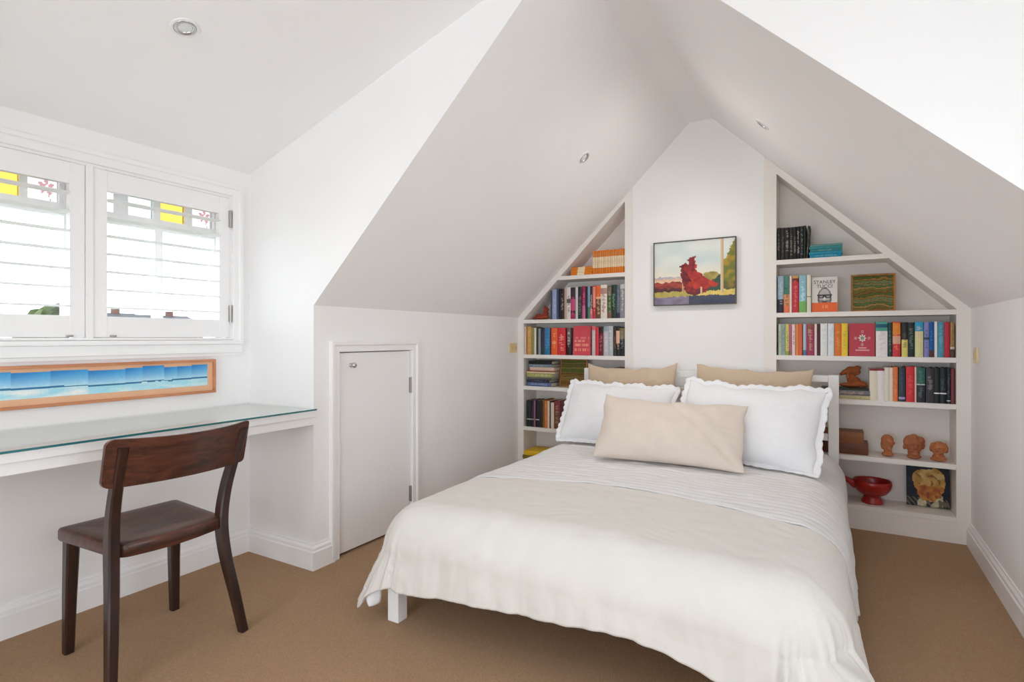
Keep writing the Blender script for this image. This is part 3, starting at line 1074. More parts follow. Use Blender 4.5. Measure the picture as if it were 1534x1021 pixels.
BOOKS = {
 'LB': [
  (-1.9106, -1.8992, 0.227, '3c415a', None, [], 'thin dark slate'),
  (-1.8992, -1.8594, 0.229, '8f9dc0', 'b9c4dc', [], 'pale periwinkle blue'),
  (-1.8594, -1.8425, 0.23, '3a4a60', None, [], 'narrow slate blue'),
  (-1.8425, -1.8257, 0.232, '17181c', None, [], 'slim black'),
  (-1.8257, -1.7977, 0.231, '2a1f22', 'b9b2ae', [], 'black with grey lettering'),
  (-1.7977, -1.7755, 0.237, 'b99d90', None, [], 'dusty pink brown'),
  (-1.7755, -1.7424, 0.241, 'ddd6cf', '55504c', [(0.5, 0.62, '5d5a50')], 'white with a dark lettered'),
  (-1.7424, -1.7042, 0.237, '3b2430', 'c8467c', [(0.28, 0.62, 'c04878'), (0, 0.16, 'a02858')], 'plum and magenta'),
  (-1.7042, -1.6824, 0.238, 'c4cfca', None, [], 'pale grey green'),
  (-1.6824, -1.6501, 0.24, '33202e', 'a07080', [(0, 0.5, '2c3330')], 'dark plum'),
  (-1.6501, -1.6233, 0.243, '9c2850', 'd0708c', [(0, 0.4, 'c46c8c')], 'magenta'),
  (-1.6233, -1.6073, 0.24, '221c34', None, [], 'slim midnight navy'),
  (-1.6073, -1.5861, 0.241, '7fa0b4', '5a8a70', [(0, 0.35, '4a7c64')], 'sky blue and green'),
  (-1.5861, -1.565, 0.24, '3a2c30', 'e0d0c0', [(0, 0.3, 'c86478')], 'black and rose'),
  (-1.565, -1.5414, 0.242, 'b8343c', 'f0a890', [(0.35, 0.95, 'e08478')], 'coral red'),
  (-1.5414, -1.5023, 0.24, '6a4c34', 'e8c098', [(0.66, 1, 'd8682c'), (0.6, 0.66, 'f0b48c')], 'brown with an orange top'),
  (-1.5023, -1.4534, 0.246, 'e2d8cc', '8c4440', [(0.75, 0.9, 'b08880')], 'thick cream with a red letter'),
  (-1.4534, -1.4203, 0.236, '4c5c38', '9cb878', [(0.7, 0.95, '80685c'), (0, 0.2, '7c5848')], 'mossy green'),
  (-1.4203, -1.3849, 0.242, '26352c', '74a488', [], 'dark green'),
  (-1.3849, -1.3548, 0.236, '56646c', '8088a0', [(0, 0.15, '3a3048')], 'blue grey'),
  (-1.3548, -1.32, 0.244, '8c8c90', 'd8d4d0', [(0.88, 1, 'c8c4c0')], 'mottled grey'),
 ],
 'LC': [
  (-2.1487, -2.1246, 0.217, 'd8b8ac', None, [], 'pale pink'),
  (-2.1186, -2.0797, 0.219, 'c4964c', 'dcb874', [], 'golden yellow'),
  (-2.0797, -2.056, 0.213, '8c8450', None, [], 'khaki'),
  (-2.056, -2.0354, 0.208, 'ddd8c8', None, [], 'slim cream'),
  (-2.0354, -2.0207, 0.208, '283028', None, [], 'very thin black green'),
  (-2.0207, -1.9973, 0.203, '8c9498', None, [], 'slim grey'),
  (-1.9973, -1.9624, 0.202, '26283c', '4c5060', [(0, 0.3, '22363c')], 'dark navy'),
  (-1.9624, -1.9163, 0.205, '2a6c94', '5c98c0', [(0.35, 1, '3c78a8')], 'teal blue'),
  (-1.9163, -1.9049, 0.207, '401c1c', None, [], 'very thin maroon'),
  (-1.9049, -1.8538, 0.207, 'e0602c', 'f4b890', [], 'bright orange'),
  (-1.8538, -1.7866, 0.206, 'cc3038', 'f0b8a0', [], 'thick red with pale lettering'),
  (-1.7728, -1.7424, 0.206, '6c5c60', 'e4d4d0', [(0, 0.42, '2c2024')], 'grey and black'),
  ('F', -1.726, -1.5835, 0.22, 'd0404c', 'red book facing outwards'),
  (-1.5808, -1.5703, 0.216, '5c3028', None, [], 'very thin brown'),
  (-1.5703, -1.544, 0.216, 'c4b4b8', 'e8d0a8', [(0.88, 1, 'e06070')], 'pale lilac grey'),
  (-1.544, -1.5179, 0.209, 'd03040', None, [], 'scarlet'),
  (-1.5179, -1.4817, 0.206, '6c1c28', 'c07080', [(0.8, 1, '2c1c20')], 'dark burgundy'),
  (-1.4817, -1.4432, 0.215, 'bcb8c0', 'e4e0e4', [(0.85, 1, '90a0ac')], 'light grey'),
  (-1.4432, -1.4076, 0.217, 'b0b8b8', 'd8d8d8', [], 'silver grey'),
  (-1.4076, -1.3849, 0.207, '3a2824', '845048', [(0, 0.5, '30382c')], 'dark brown'),
  (-1.3849, -1.3573, 0.21, '28241f', 'e8b89c', [(0.45, 0.88, 'e0b094')], 'black and peach'),
  (-1.3573, -1.32, 0.207, '1f2422', '8c8c98', [(0.6, 0.95, '7c7040')], 'black and olive'),
 ],
 'LE': [
  (-2.1216, -2.0857, 0.206, '16211f', None, [(0.27, 0.31, 'c8c4c8')], 'black green'),
  (-2.0857, -2.056, 0.206, '2a1624', '5a3448', [(0.27, 0.31, 'c8c4c8')], 'black plum'),
  (-2.056, -2.043, 0.209, '8c6478', None, [], 'thin mauve'),
  (-2.043, -2.0089, 0.206, '1c1420', None, [(0.27, 0.31, 'c8c4c8')], 'black with a white band'),
  (-2.0089, -1.9798, 0.207, '26261c', None, [], 'dark olive'),
  (-1.9798, -1.9624, 0.216, '8c5c20', None, [], 'slim amber brown'),
  (-1.9624, -1.9364, 0.21, 'c8743c', 'e09c60', [], 'burnt orange'),
  (-1.9364, -1.9192, 0.209, 'd8c8b4', None, [], 'slim cream'),
  (-1.9192, -1.9095, 0.207, '2a2018', None, [], 'thin dark brown'),
  (-1.9095, -1.8821, 0.198, 'dacbb8', None, [], 'cream parchment'),
  (-1.8821, -1.8341, 0.215, '7c3038', 'b09070', [(0, 0.6, '6c4434')], 'dark red patterned'),
 ],
 'RA': [
  (-0.3326, -0.3119, 0.202, '231e1b', '7d766e', [], ''),
  (-0.3119, -0.2875, 0.201, '262220', '625c58', [], ''),
  (-0.2875, -0.2633, 0.2, '1f1a18', 'aaa49c', [], ''),
  (-0.2633, -0.2418, 0.2, '241f1b', '8c857c', [], ''),
  (-0.2418, -0.2238, 0.2, '201c1c', '99948c', [], ''),
  (-0.2238, -0.2044, 0.201, '17171c', 'bcb8b4', [], ''),
  (-0.2044, -0.1843, 0.201, '1c1c20', '88908c', [], ''),
  (-0.1843, -0.1717, 0.202, '20261f', None, [], ''),
 ],
 'RB': [
  (-0.3289, -0.295, 0.229, '94aab8', 'b4c4cc', [(0, 0.36, '302a38')], 'grey blue with a dark foot'),
  (-0.295, -0.2614, 0.229, '4c7c6c', '24584c', [(0, 0.5, 'dc9060'), (0.0, 0.2, 'e07850')], 'green and apricot'),
  (-0.2614, -0.2484, 0.228, 'ecd8cc', None, [], 'slim blush white'),
  (-0.2466, -0.2117, 0.227, 'c03440', 'e07880', [(0.82, 1, '7c2c24'), (0.95, 1, 'c8a058')], 'crimson with a dark top'),
  (-0.2098, -0.1699, 0.229, '8cb8c8', 'd8e8e4', [(0, 0.3, '7cb060')], 'light blue and green'),
  (-0.1681, -0.1447, 0.229, 'e0dccc', None, [(0.4, 0.43, 'a09c90')], 'cream white'),
 ],
 'RC': [
  (-0.3251, -0.3062, 0.194, 'b0c0b4', '7c8c84', [], 'pale sage'),
  (-0.3062, -0.2837, 0.194, '93a898', '6c7c8c', [], 'grey green'),
  (-0.2837, -0.2651, 0.194, 'd8c878', '508048', [(0, 0.12, '98a048')], 'straw yellow and green'),
  (-0.2651, -0.2484, 0.192, 'b06c80', None, [(0, 0.15, '907068')], 'mauve'),
  (-0.2484, -0.23, 0.191, 'ecd0d0', '7c3048', [], 'blush pink'),
  (-0.2282, -0.2117, 0.193, 'e08c50', None, [], 'light orange'),
  (-0.2117, -0.1916, 0.193, 'd86844', None, [], 'burnt coral'),
  (-0.188, -0.1699, 0.193, 'b4bcd0', None, [(0, 0.15, '50809c')], 'lavender grey'),
  (-0.1699, -0.1286, 0.192, 'a03c5c', 'c4b088', [(0.82, 1, '905048')], 'thick raspberry'),
  (-0.1268, -0.1126, 0.192, 'ecd4d4', None, [], 'slim pink white'),
  (-0.1126, -0.0949, 0.192, '4c2834', None, [], 'dark aubergine'),
  (-0.0949, -0.058, 0.194, 'e4e6e2', 'ccd8d4', [], 'broad white'),
  (-0.0562, -0.0232, 0.193, 'dde4ea', 'b8cce0', [], 'white with a pale blue stripe'),
  (-0.0215, 0.0146, 0.193, 'd8742c', 'f0a868', [], 'deep orange'),
  (0.0146, 0.0469, 0.194, 'ecc83c', 'b8a030', [], 'bright yellow'),
  ('F', 0.0537, 0.1811, 0.191, 'b83040', 'red book with a pale crest facing out'),
  (0.186, 0.2422, 0.2, 'e8e4e2', 'd8c8c8', [(0.74, 1, '4ca090'), (0.82, 0.92, '1c5878')], 'thick white with a teal top'),
  (0.2438, 0.2644, 0.195, '2c4440', '809088', [], 'slim bottle green'),
  (0.266, 0.3037, 0.199, 'c83840', 'f09038', [(0.62, 0.95, 'e08430'), (0.36, 0.6, 'd8a890')], 'red and orange'),
  (0.3084, 0.3378, 0.196, '2a2824', '5c5450', [(0, 0.5, 'dcd070')], 'black and yellow'),
  (0.3378, 0.3686, 0.194, '1e2c2a', '70807c', [], 'black green'),
  (0.3701, 0.4081, 0.197, 'd8d8a0', 'ecc0a8', [(0.73, 1, '2c9cc8')], 'cream with a cyan top'),
  (0.4111, 0.4351, 0.195, '8488c0', '3c5060', [(0.5, 0.58, '345058')], 'lavender blue'),
  (0.4351, 0.456, 0.196, '14549c', '2c90c8', [(0, 0.2, '54342c')], 'deep blue'),
  (0.4575, 0.4723, 0.198, 'e8ecf0', None, [], 'white'),
  (0.4738, 0.5003, 0.196, '4c94a8', '7cb4d0', [], 'sea blue'),
  (0.5003, 0.5265, 0.195, 'b83040', None, [], 'cherry red'),
  (0.528, 0.5468, 0.193, 'a08050', '5c4428', [(0, 0.25, '543c34'), (0.25, 0.3, 'e0d8d0')], 'tan'),
 ],
 'RD': [
  (0.155, 0.1924, 0.183, 'e4dcc8', None, [(0.94, 1, '882c38')], 'ivory with a maroon top'),
  (0.1924, 0.2278, 0.184, 'e8e0e0', None, [(0.94, 1, '882c38')], 'white with a maroon top'),
  (0.2278, 0.2501, 0.192, 'e4dfd0', 'd0e0c4', [], 'cream'),
  (0.2501, 0.2691, 0.191, 'e8d8c8', None, [], 'pale cream'),
  (0.2691, 0.2912, 0.196, 'e07840', 'f09060', [], 'orange'),
  (0.2943, 0.3255, 0.194, '30404c', '485870', [(0.08, 0.14, 'a8a0d0')], 'slate blue with a pale dot'),
  (0.3286, 0.367, 0.199, 'cc3038', 'e05c58', [], 'thick scarlet'),
  (0.3686, 0.3777, 0.198, 'ecc8bc', None, [], 'thin blush'),
  (0.3777, 0.4171, 0.195, '2c2a34', '5a7c74', [(0.52, 1, '2c6458'), (0.49, 0.53, 'c0c8c4')], 'black and green'),
  (0.4201, 0.456, 0.194, '38343a', '98888c', [], 'charcoal'),
  (0.456, 0.4826, 0.195, '1c2626', None, [(0.26, 0.31, 'f0f0f0')], 'black green with a white band'),
  (0.4826, 0.512, 0.196, '1a2228', '3c5458', [(0.26, 0.31, 'f0f0f0')], 'black navy with a white band'),
  (0.512, 0.5309, 0.195, '1b2024', '585c60', [(0.06, 0.1, 'c0c0c0')], 'slim black'),
  (0.5309, 0.5468, 0.193, '7c3c40', None, [], 'dark oxblood'),
 ],
}


SHN = {'LB': ('left', 'second', 1.257), 'LC': ('left', 'third', .985), 'LE': ('left', 'fifth', .42), 'RA': ('right', 'top', 1.600),
       'RB': ('right', 'second', 1.272), 'RC': ('right', 'third', 1.009), 'RD': ('right', 'fourth', .755)}


def cover_worn_red(u, v):
    # red jacket with rows of pale block lettering, too blurred to read
    c = mix(rgb('d2414e'), rgb('c8525a'), .5 + N3(u * 5, v * 5))
    for (r0, r1) in ((.44, .52), (.30, .40), (.14, .24), (.56, .62)):
        if r0 < v < r1 and .1 < u < .9 and N3(u * 17, r0 * 40) > -.12:
            c = mix(c, rgb('f0a48c') if r0 < .5 else rgb('e08080'), .75)
    return c


def cover_crest(u, v):
    c = rgb('b62c3e')
    du, dv = u - .52, (v - .55) * 1.3
    r = hypot(du, dv)
    th = math.atan2(dv, du)
    if r < .13 + .03 * cos(8 * th) and r > .07:
        return rgb('d8cfc8')
    if r < .06:
        return rgb('5c9474')
    for a in (0, pi / 2, pi, 3 * pi / 2):
        if hypot(du - .26 * cos(a), dv - .26 * sin(a)) < .055 and hypot(du - .26 * cos(a), dv - .26 * sin(a)) > .02:
            return rgb('cc9a94')
    if (.235 < v < .27 and .36 < u < .68) or (.165 < v < .19 and .24 < u < .8):
        return rgb('dca8a4')
    return c


for key in ('LB', 'LC', 'LE', 'RA', 'RB', 'RC', 'RD'):
    side, sname, z = SHN[key]
    grp = f'books on the {sname} shelf of the {side} bookcase'
    for i, r in enumerate(BOOKS[key]):
        if r[0] == 'F':
            lab = f'{r[5]}, {ORD[i]} from left, {side} bookcase\'s {sname} shelf'
            facing_book(r[1], r[2], z, r[3], YB + .018, r[4], r[5], lab, grp, cover_worn_red if key == 'LC' else cover_crest)
            continue
        x0, x1, h, base, title, bands, desc = r
        desc = desc or 'black paperback'
        x0 = max(x0, LX0 + .001)
        if key == 'LB':
            h = min(h, ol(x0) - z - .012)
        noun = '' if 'paperback' in desc else ' book'
        lab = f'{desc}{noun}, {ORD[i]} from left on the {side} bookcase\'s {sname} shelf'
        d = .145 + .03 * ((i * 37 % 10) / 10)
        book(x1 - x0 - .0006, h, d, base, title, bands, lab, grp, ((x0 + x1) / 2, YB + .014 + .006 * ((i * 53 % 7) / 7), z + .0003), seed=i * 7 + len(key) + ord(key[1]))

# the last black paperback leans against its row
book(.013, .198, .15, '26261f', '8a8478', [], 'slim black paperback leaning at the right end of the row, top right shelf',
     'books on the top shelf of the right bookcase', (-.1655, YB + .016, 1.6008), lean=.05, seed=77)

# orange and cream paperbacks on the top left shelf: one built, the others copied
gp = 'orange and cream paperbacks on the top left shelf'
ORG, CRM = 'd87a1e', 'e8d8b4'
p0 = None
npb = 15
wpb = (-1.3155 + 1.566) / npb
for i in range(npb):
    loc = (-1.566 + wpb * (i + .5), YB + .016 + .003 * (i % 3), 1.5833)
    lab = f'orange and cream striped paperback, {ORD[i]} from left in the upright row, top left shelf'
    if p0 is None:
        p0 = book(wpb - .0006, .172, .11, ORG, 'b8a888', [(.27, .74, CRM)], lab, gp, loc, seed=5)
    else:
        c = p0.copy()
        COL.objects.link(c)
        for k in p0.children:
            kc = k.copy()
            COL.objects.link(kc)
            kc.parent = c
        c.location = loc
        c['label'] = lab
for i in range(3):
    book(.0205, .172, .11, ORG, None, [(.30, .62, CRM)], f'orange and cream paperback lying flat on the top left shelf, {("lowest", "middle", "topmost")[i]} of three', gp,
         (-1.742 + .003 * i, YB + .02, 1.5833 + .0103 + .0207 * i), flat=True, seed=30 + i)

# stacks of books lying flat
def stack(items, x, y, z, group, where, dscale=1.0):
    for i, (x0, x1, t, d, base, title, desc) in enumerate(items):
        book(t, x1 - x0, d, base, title, [], f'{desc} book lying flat, {where}, {ORD[i]} from the bottom', group, (x0, y, z + t / 2), flat=True, seed=200 + i)
        z += t + .0004


stack([(-2.118, -1.905, .030, .17, '55648c', '98a8c4', 'dusty blue'), (-2.116, -1.918, .024, .165, '2b2b3c', '6c7088', 'dark navy'),
       (-2.112, -1.90, .016, .165, '5c5c60', None, 'grey'), (-2.116, -1.892, .030, .16, '9c9c60', 'd4d0a0', 'olive yellow'),
       (-2.118, -1.872, .012, .16, 'd8c4a4', None, 'cream'), (-2.118, -1.874, .009, .16, '8c5038', None, 'thin brown'),
       (-2.09, -1.878, .026, .15, 'cdb0a0', None, 'pale pink'), (-2.098, -1.895, .022, .15, '6c7c88', 'a8b4b8', 'grey blue'),
       (-2.098, -1.898, .026, .15, '14191a', None, 'black')], 0, YB + .012, .7383, 'stacked books on the fourth left shelf', 'fourth shelf of the left bookcase')
stack([(-2.095, -1.85, .030, .2, 'b4a44c', None, 'mustard'), (-2.092, -1.86, .020, .2, '6c5030', None, 'brown'), (-2.100, -1.84, .026, .2, '7c6a24', 'b89c30', 'dark ochre'),
       (-2.088, -1.83, .034, .2, 'dcb41c', None, 'bright yellow')], 0, YB - .085, .1403, 'yellow books on the bottom left shelf', 'bottom shelf of the left bookcase')
stack([(-.152, .016, .021, .13, '1f86a4', '70b0b8', 'teal'), (-.156, .020, .016, .13, '2a8ca8', None, 'blue green'), (-.150, .018, .015, .13, '347c84', '80a8a0', 'dull teal'),
       (-.154, .019, .014, .13, '3c8c94', None, 'light teal'), (-.150, .020, .013, .13, '5c8c88', None, 'sage teal')], 0, YB + .012, 1.6003,
      'teal books stacked on the top right shelf', 'top shelf of the right bookcase')
stack([(-.10, .158, .022, .17, 'c4b48c', '8c9470', 'tan and khaki'), (-.10, .158, .030, .17, '71717c', 'c8a878', 'slate grey'), (-.09, .150, .008, .165, '3c4434', None, 'thin dark green')],
      0, YB + .014, .7553, 'books lying below the clay figure', 'under the clay figure, right bookcase')
stack([(-.16, .150, .066, .15, '6b3d28', '5a3220', 'thick dark brown leather'), (-.165, .128, .064, .145, '8a5530', '754522', 'thick tan leather')], 0, YB + .03, .4283,
      'leather books beside the clay busts', 'beside the clay busts')
stack([(-1.63, -1.335, .075, .15, '4a2e28', None, 'thick dark brown'), (-1.41, -1.325, .085, .14, '5a2f2a', None, 'small maroon')], 0, YB + .04, .7383,
      'brown books behind the headboard', 'behind the headboard')

# portrait-jacket book standing on the second right shelf
def jacket(u, v):
    if v < .27:
        c = rgb('e2601c')
        if .10 < v < .20 and .34 < u < .66 and N3(u * 30, 3) > 0:
            c = rgb('ee8a50')
        return c
    c = rgb('d9d6d0')
    du, dv = (u - .5) / .275, (v - .40) / .295
    r = hypot(du, dv)
    if r < 1.0:
        g = .72 - .16 * abs(du) ** 3 - .04 * N3(u * 9, v * 9)
        if r > .88 or (abs(du) > .78 and v < .52):
            g = .36
        if v < .34:
            g = min(g, .50)
        if v < .43 and abs(du) < .16:
            g = .80
        if v < .315 and abs(du) < .34:
            g = .30
        c = (g, g * .985, g * .965)
    for s in (-1, 1):
        rr = hypot((u - .5 - s * .130) / .115, (v - .445) / .052)
        if .62 < rr < 1.1:
            c = rgb('26282a')
        elif rr <= .62:
            c = rgb('8a8682')
    if .462 < v < .50 and .21 < u < .79:
        c = rgb('26282a')
    return c


ob, MJ = facing_book(-.1405, -.006, 1.2723, .212, YB + .03, 'd9d6d0', '', 'grey and orange book facing out with a bald man in glasses on its jacket',
                     'books on the second shelf of the right bookcase', jacket, .05)
INK = mat('dark_ink', '2e3030', .5, var=.02)
for (txt, sz, zz) in (('STANLEY', .0285, .172), ('TUCCI', .0285, .146)):
    tm = text_mesh('title_lettering', txt, sz, (0, 0, 0), (pi / 2, 0, 0), INK, None)
    me = tm.data
    M2 = MJ @ Matrix.Translation((tm.location.x, -.0012, zz))
    me.transform(M2)
    bpy.data.objects.remove(tm)
    link('title_lettering', me, ob, local=True)

# ---------------------------------------------------------------- framed woven pictures leaning on the shelves
OAK = wood('honey_oak', '7d4f20', 'a8722f', .45, axis=2, scale=6)


def woven(u, v):
    w = v * 15 + 1.3 * N3(u * 2.2, v * 3) + .5 * N3(u * 7, v * 8)
    k = int(math.floor(w))
    f = w - k
    pal = ('6d6a34', '8a6c3a', '587046', '7c5c30', '6c7a52', '9a7a48', '51602f', '84764a')
    c = rgb(pal[k * 5 % 8])
    if f < .2:
        c = mix(c, rgb('3a3018'), .6)
    return c


def woven2(u, v):
    w = v * 11 + .4 * N3(u * 2, v * 4)
    k = int(math.floor(w))
    pal = ('5f5a2c', '6c6634', '565f2c', '736b38') if v > .5 else ('7a5a2c', '6f5228', '84642f', '7c6a3a')
    c = rgb(pal[k % 4])
    return mix(c, rgb('3f3a1c'), .7) if (w - k) < .18 else c


def small_picture(x0, x1, z0, h, y, lean, fn, label, fr=.010, wm=OAK):
    o = empty('woven_picture', ((x0 + x1) / 2, y, z0 + .022 * sin(lean) + .0003), label, 'picture', 'small framed woven pictures')
    w = x1 - x0
    M = Matrix.Rotation(-lean, 4, 'X')
    b = MB()
    b.frame('y', 0, .022, -w / 2, w / 2, 0, h, fr, M=M)
    b.build('picture_frame', wm, o, local=True)
    nx, ny = 40, 60
    iw, ih = w - 2 * fr, h - 2 * fr
    vs = [M @ Vector((-iw / 2 + iw * i / nx, .006, fr + ih * j / ny)) for j in range(ny + 1) for i in range(nx + 1)]
    fs, cs = [], []
    for j in range(ny):
        for i in range(nx):
            a = j * (nx + 1) + i
            fs.append((a, a + 1, a + nx + 2, a + nx + 1))
            cs.append(tuple(lin(max(0, min(1, c))) for c in fn((i + .5) / nx, (j + .5) / ny)))
    me = bpy.data.meshes.new('woven_panel')
    me.from_pydata([tuple(v) for v in vs], [], fs)
    me.update()
    face_colors(me, cs)
    link('woven_panel', me, o, local=True, mats=attr_mat('woven_panel', .75, .2, .2))
    MB().box(-w / 2 + .002, w / 2 - .002, .016, .021, .002, h - .002, M=M).build('backing', wm, o, local=True)
    return o


small_picture(.064, .287, 1.2723, .222, 3.915, .10, woven, 'oak framed picture of wavy green and brown stripes, second shelf of the right bookcase')
small_picture(-1.862, -1.640, .7383, .214, 3.905, .10, woven2, 'oak framed olive and brown striped picture on the fourth shelf behind the bed', .008)

# dark canvas with loose ochre and rust strokes (a plain abstract)
def abstract(u, v):
    n1 = N3(u * 3.1 + 4, v * 3.1, 1) + .45 * N3(u * 9, v * 9, 2)
    d = hypot((u - .54) / .40, (v - .56) / .46)
    base = mix(rgb('11141f'), rgb('1f2436'), .5 + N3(u * 8, v * 8))
    if d + .22 * n1 < .92:
        c = mix(rgb('b98a3a'), rgb('d6b878'), .5 + 1.1 * N3(u * 6, v * 7, 5))
        if v < .52 + .08 * N3(u * 6, 1):
            c = mix(rgb('a8582a'), rgb('c88a3c'), .5 + 1.2 * N3(u * 7, v * 8, 8))
        if N3(u * 11, v * 11, 3) > .28:
            c = mix(c, rgb('7a3a1c'), .6)
        return c
    if v < .20 + .25 * (u - .4) and .2 < u < .85 and N3(u * 7, v * 7, 6) > -.1:
        return mix(rgb('d8c8a0'), rgb('a8a890'), .5 + N3(u * 12, v * 12))
    if v < .22 and N3(u * 16 + v * 14, v * 4, 9) > .05:
        return rgb('6c6450')
    return base


cv = empty('canvas_picture', (.446, 3.990, .1427), 'small unframed canvas of ochre and rust patches on navy, bottom right shelf', 'picture')
CW, CH_ = .202, .226
M = Matrix.Rotation(-.12, 4, 'X')
MB().box(-CW / 2, CW / 2, .001, .016, 0, CH_, .001, M=M).build('canvas_block', mat('dark_canvas', '14161f', .8, var=.1, vscale=30), cv, local=True)
vs, fs, cs = [], [], []
nx, ny = 64, 70
for j in range(ny + 1):
    for i in range(nx + 1):
        vs.append(tuple(M @ Vector((-CW / 2 + CW * i / nx, 0, CH_ * j / ny))))
for j in range(ny):
    for i in range(nx):
        a = j * (nx + 1) + i
        fs.append((a, a + 1, a + nx + 2, a + nx + 1))
        cs.append(tuple(lin(max(0, min(1, c))) for c in abstract((i + .5) / nx, (j + .5) / ny)))
me = bpy.data.meshes.new('painted_face')
me.from_pydata(vs, [], fs)
face_colors(me, cs)
link('painted_face', me, cv, local=True, mats=attr_mat('painted_face', .5, .3, .08))

# ---------------------------------------------------------------- red pedestal bowl with a handle
RED = mat('red_lacquer', '9c1a14', .32, var=.12, vscale=14, coat=.2)
bw = empty('pedestal_bowl', (.172, 3.935, .1403), 'red pedestal bowl with a long side handle on the bottom shelf', 'bowl')
MB().lathe([(0, .002), (.054, 0), (.057, .004), (.055, .014), (.046, .030), (.043, .042), (.046, .046)], (.172, 3.935, .1403), 40).build('foot', RED, bw, smooth=True)
MB().lathe([(.030, .043), (.046, .046), (.072, .060), (.092, .086), (.0995, .112), (.0985, .130), (.096, .134), (.092, .131), (.092, .112), (.084, .088), (.062, .066),
            (.030, .056), (0, .054)], (.172, 3.935, .1403), 48).build('bowl', RED, bw, smooth=True)
hs = MB()
hs.sweep([(.098, 3.925, .228), (.062, 3.918, .258), (.030, 3.912, .276), (.004, 3.908, .286), (-.014, 3.905, .291)], [(.050, .050), (.036, .034), (.026, .024), (.024, .022), (.022, .018)], (0, 1, 0))
h = hs.build('handle', RED, bw, smooth=True)
sm = h.modifiers.new('smooth', 'SUBSURF')
sm.levels = sm.render_levels = 2

# ---------------------------------------------------------------- clay sculptures (each one body, grown together)
CLAY = mat('terracotta', 'b4734c', .8, var=.14, vscale=40, bump=.25, bscale=130, spec=.2)
CLAY2 = mat('terracotta_rose', 'a8684a', .8, var=.16, vscale=40, bump=.3, bscale=120, spec=.2)
CLAY3 = mat('terracotta_rust', '93502c', .75, var=.18, vscale=30, bump=.3, bscale=120, spec=.2)
CLAYR = mat('terracotta_red', '9a4634', .75, var=.18, vscale=30, bump=.3, bscale=120, spec=.2)


def clay(name, ells, base, m, label, cat, group=None, rz=0.0, vox=.0022):
    b = MB()
    for e in ells:
        b.ell(e[0], e[1], e[2] if len(e) > 2 else None)
    o = b.build(name, m, None, local=True)
    o.location = (base[0], base[1], base[2] + .0035)
    o.rotation_euler = (0, 0, rz)
    md = o.modifiers.new('fuse', 'REMESH')
    md.mode = 'VOXEL'
    md.voxel_size = vox
    md.use_smooth_shade = True
    s = o.modifiers.new('soften', 'SMOOTH')
    s.iterations = 3
    s.factor = .5
    return tag(o, label, cat, group)


gb = 'small clay busts on the fifth right shelf'
# bust faces look towards -y in their own space
face = lambda k, z, y: [((-.012 * k, y, z + .006 * k), (.007 * k, .004, .0035 * k)), ((.012 * k, y, z + .006 * k), (.007 * k, .004, .0035 * k)),
                        ((0, y - .006 * k, z - .004 * k), (.0052 * k, .008 * k, .011 * k)), ((0, y - .001, z - .021 * k), (.010 * k, .005 * k, .004 * k)),
                        ((0, y + .004 * k, z - .034 * k), (.011 * k, .010 * k, .009 * k))]
clay('clay_bust', [((0, 0, .010), (.032, .026, .013)), ((0, 0, .030), (.020, .019, .026)), ((0, -.002, .076), (.028, .033, .040)), ((0, .008, .090), (.031, .032, .032)),
                   ((-.022, .012, .062), (.010, .016, .028)), ((.020, .012, .064), (.010, .016, .026)), ((.030, .0, .074), (.007, .008, .009))] + face(1.05, .080, -.034),
     (.247, 3.905, .4283), CLAY, 'slim clay bust with a long neck, leftmost of three on the fifth shelf', 'bust', gb, rz=.25)
clay('clay_bust', [((0, 0, .010), (.036, .030, .013)), ((0, 0, .030), (.030, .028, .026)), ((0, -.004, .072), (.040, .040, .044)), ((-.012, .004, .106), (.032, .032, .024)),
                   ((.030, .006, .098), (.024, .028, .026)), ((-.034, .004, .090), (.016, .024, .024)), ((.042, .008, .072), (.012, .016, .020)), ((-.044, .002, .060), (.008, .010, .014)),
                   ((0, .0, .122), (.020, .020, .014))] + face(1.4, .078, -.043),
     (.370, 3.900, .4283), CLAY2, 'largest clay bust with thick swept hair, middle of the three', 'bust', gb, rz=.1)
clay('clay_bust', [((0, 0, .008), (.040, .030, .011)), ((0, 0, .022), (.030, .026, .018)), ((0, 0, .036), (.024, .022, .018)), ((0, -.004, .064), (.033, .036, .034)),
                   ((-.022, .004, .084), (.016, .022, .014)), ((.020, .006, .086), (.018, .024, .014)), ((.034, .006, .066), (.010, .016, .022)), ((-.034, .006, .064), (.009, .016, .020)),
                   ((0, .004, .094), (.022, .024, .012))] + face(1.15, .068, -.038),
     (.482, 3.892, .4283), CLAY, 'short clay bust with a wide base and curly hair, rightmost of three', 'bust', gb, rz=-.3)
clay('clay_figure', [((-.008, 0, .014), (.062, .040, .015)), ((.030, 0, .022), (.045, .034, .018)), ((.058, 0, .014), (.022, .022, .010)), ((-.004, 0, .050), (.026, .024, .034)),
                     ((.012, 0, .044), (.034, .026, .022), ('Y', .5)), ((.002, 0, .098), (.040, .028, .026), ('Y', .25)), ((-.034, 0, .092), (.028, .020, .016), ('Y', -.45)),
                     ((.026, -.008, .118), (.018, .012, .012)), ((.026, .012, .118), (.018, .012, .012)), ((-.058, 0, .078), (.010, .012, .010)), ((-.022, -.018, .066), (.012, .010, .020))],
     (.072, 3.915, .8173), CLAY3, 'rust brown clay animal head on flat books beside the bed headboard', 'figurine')
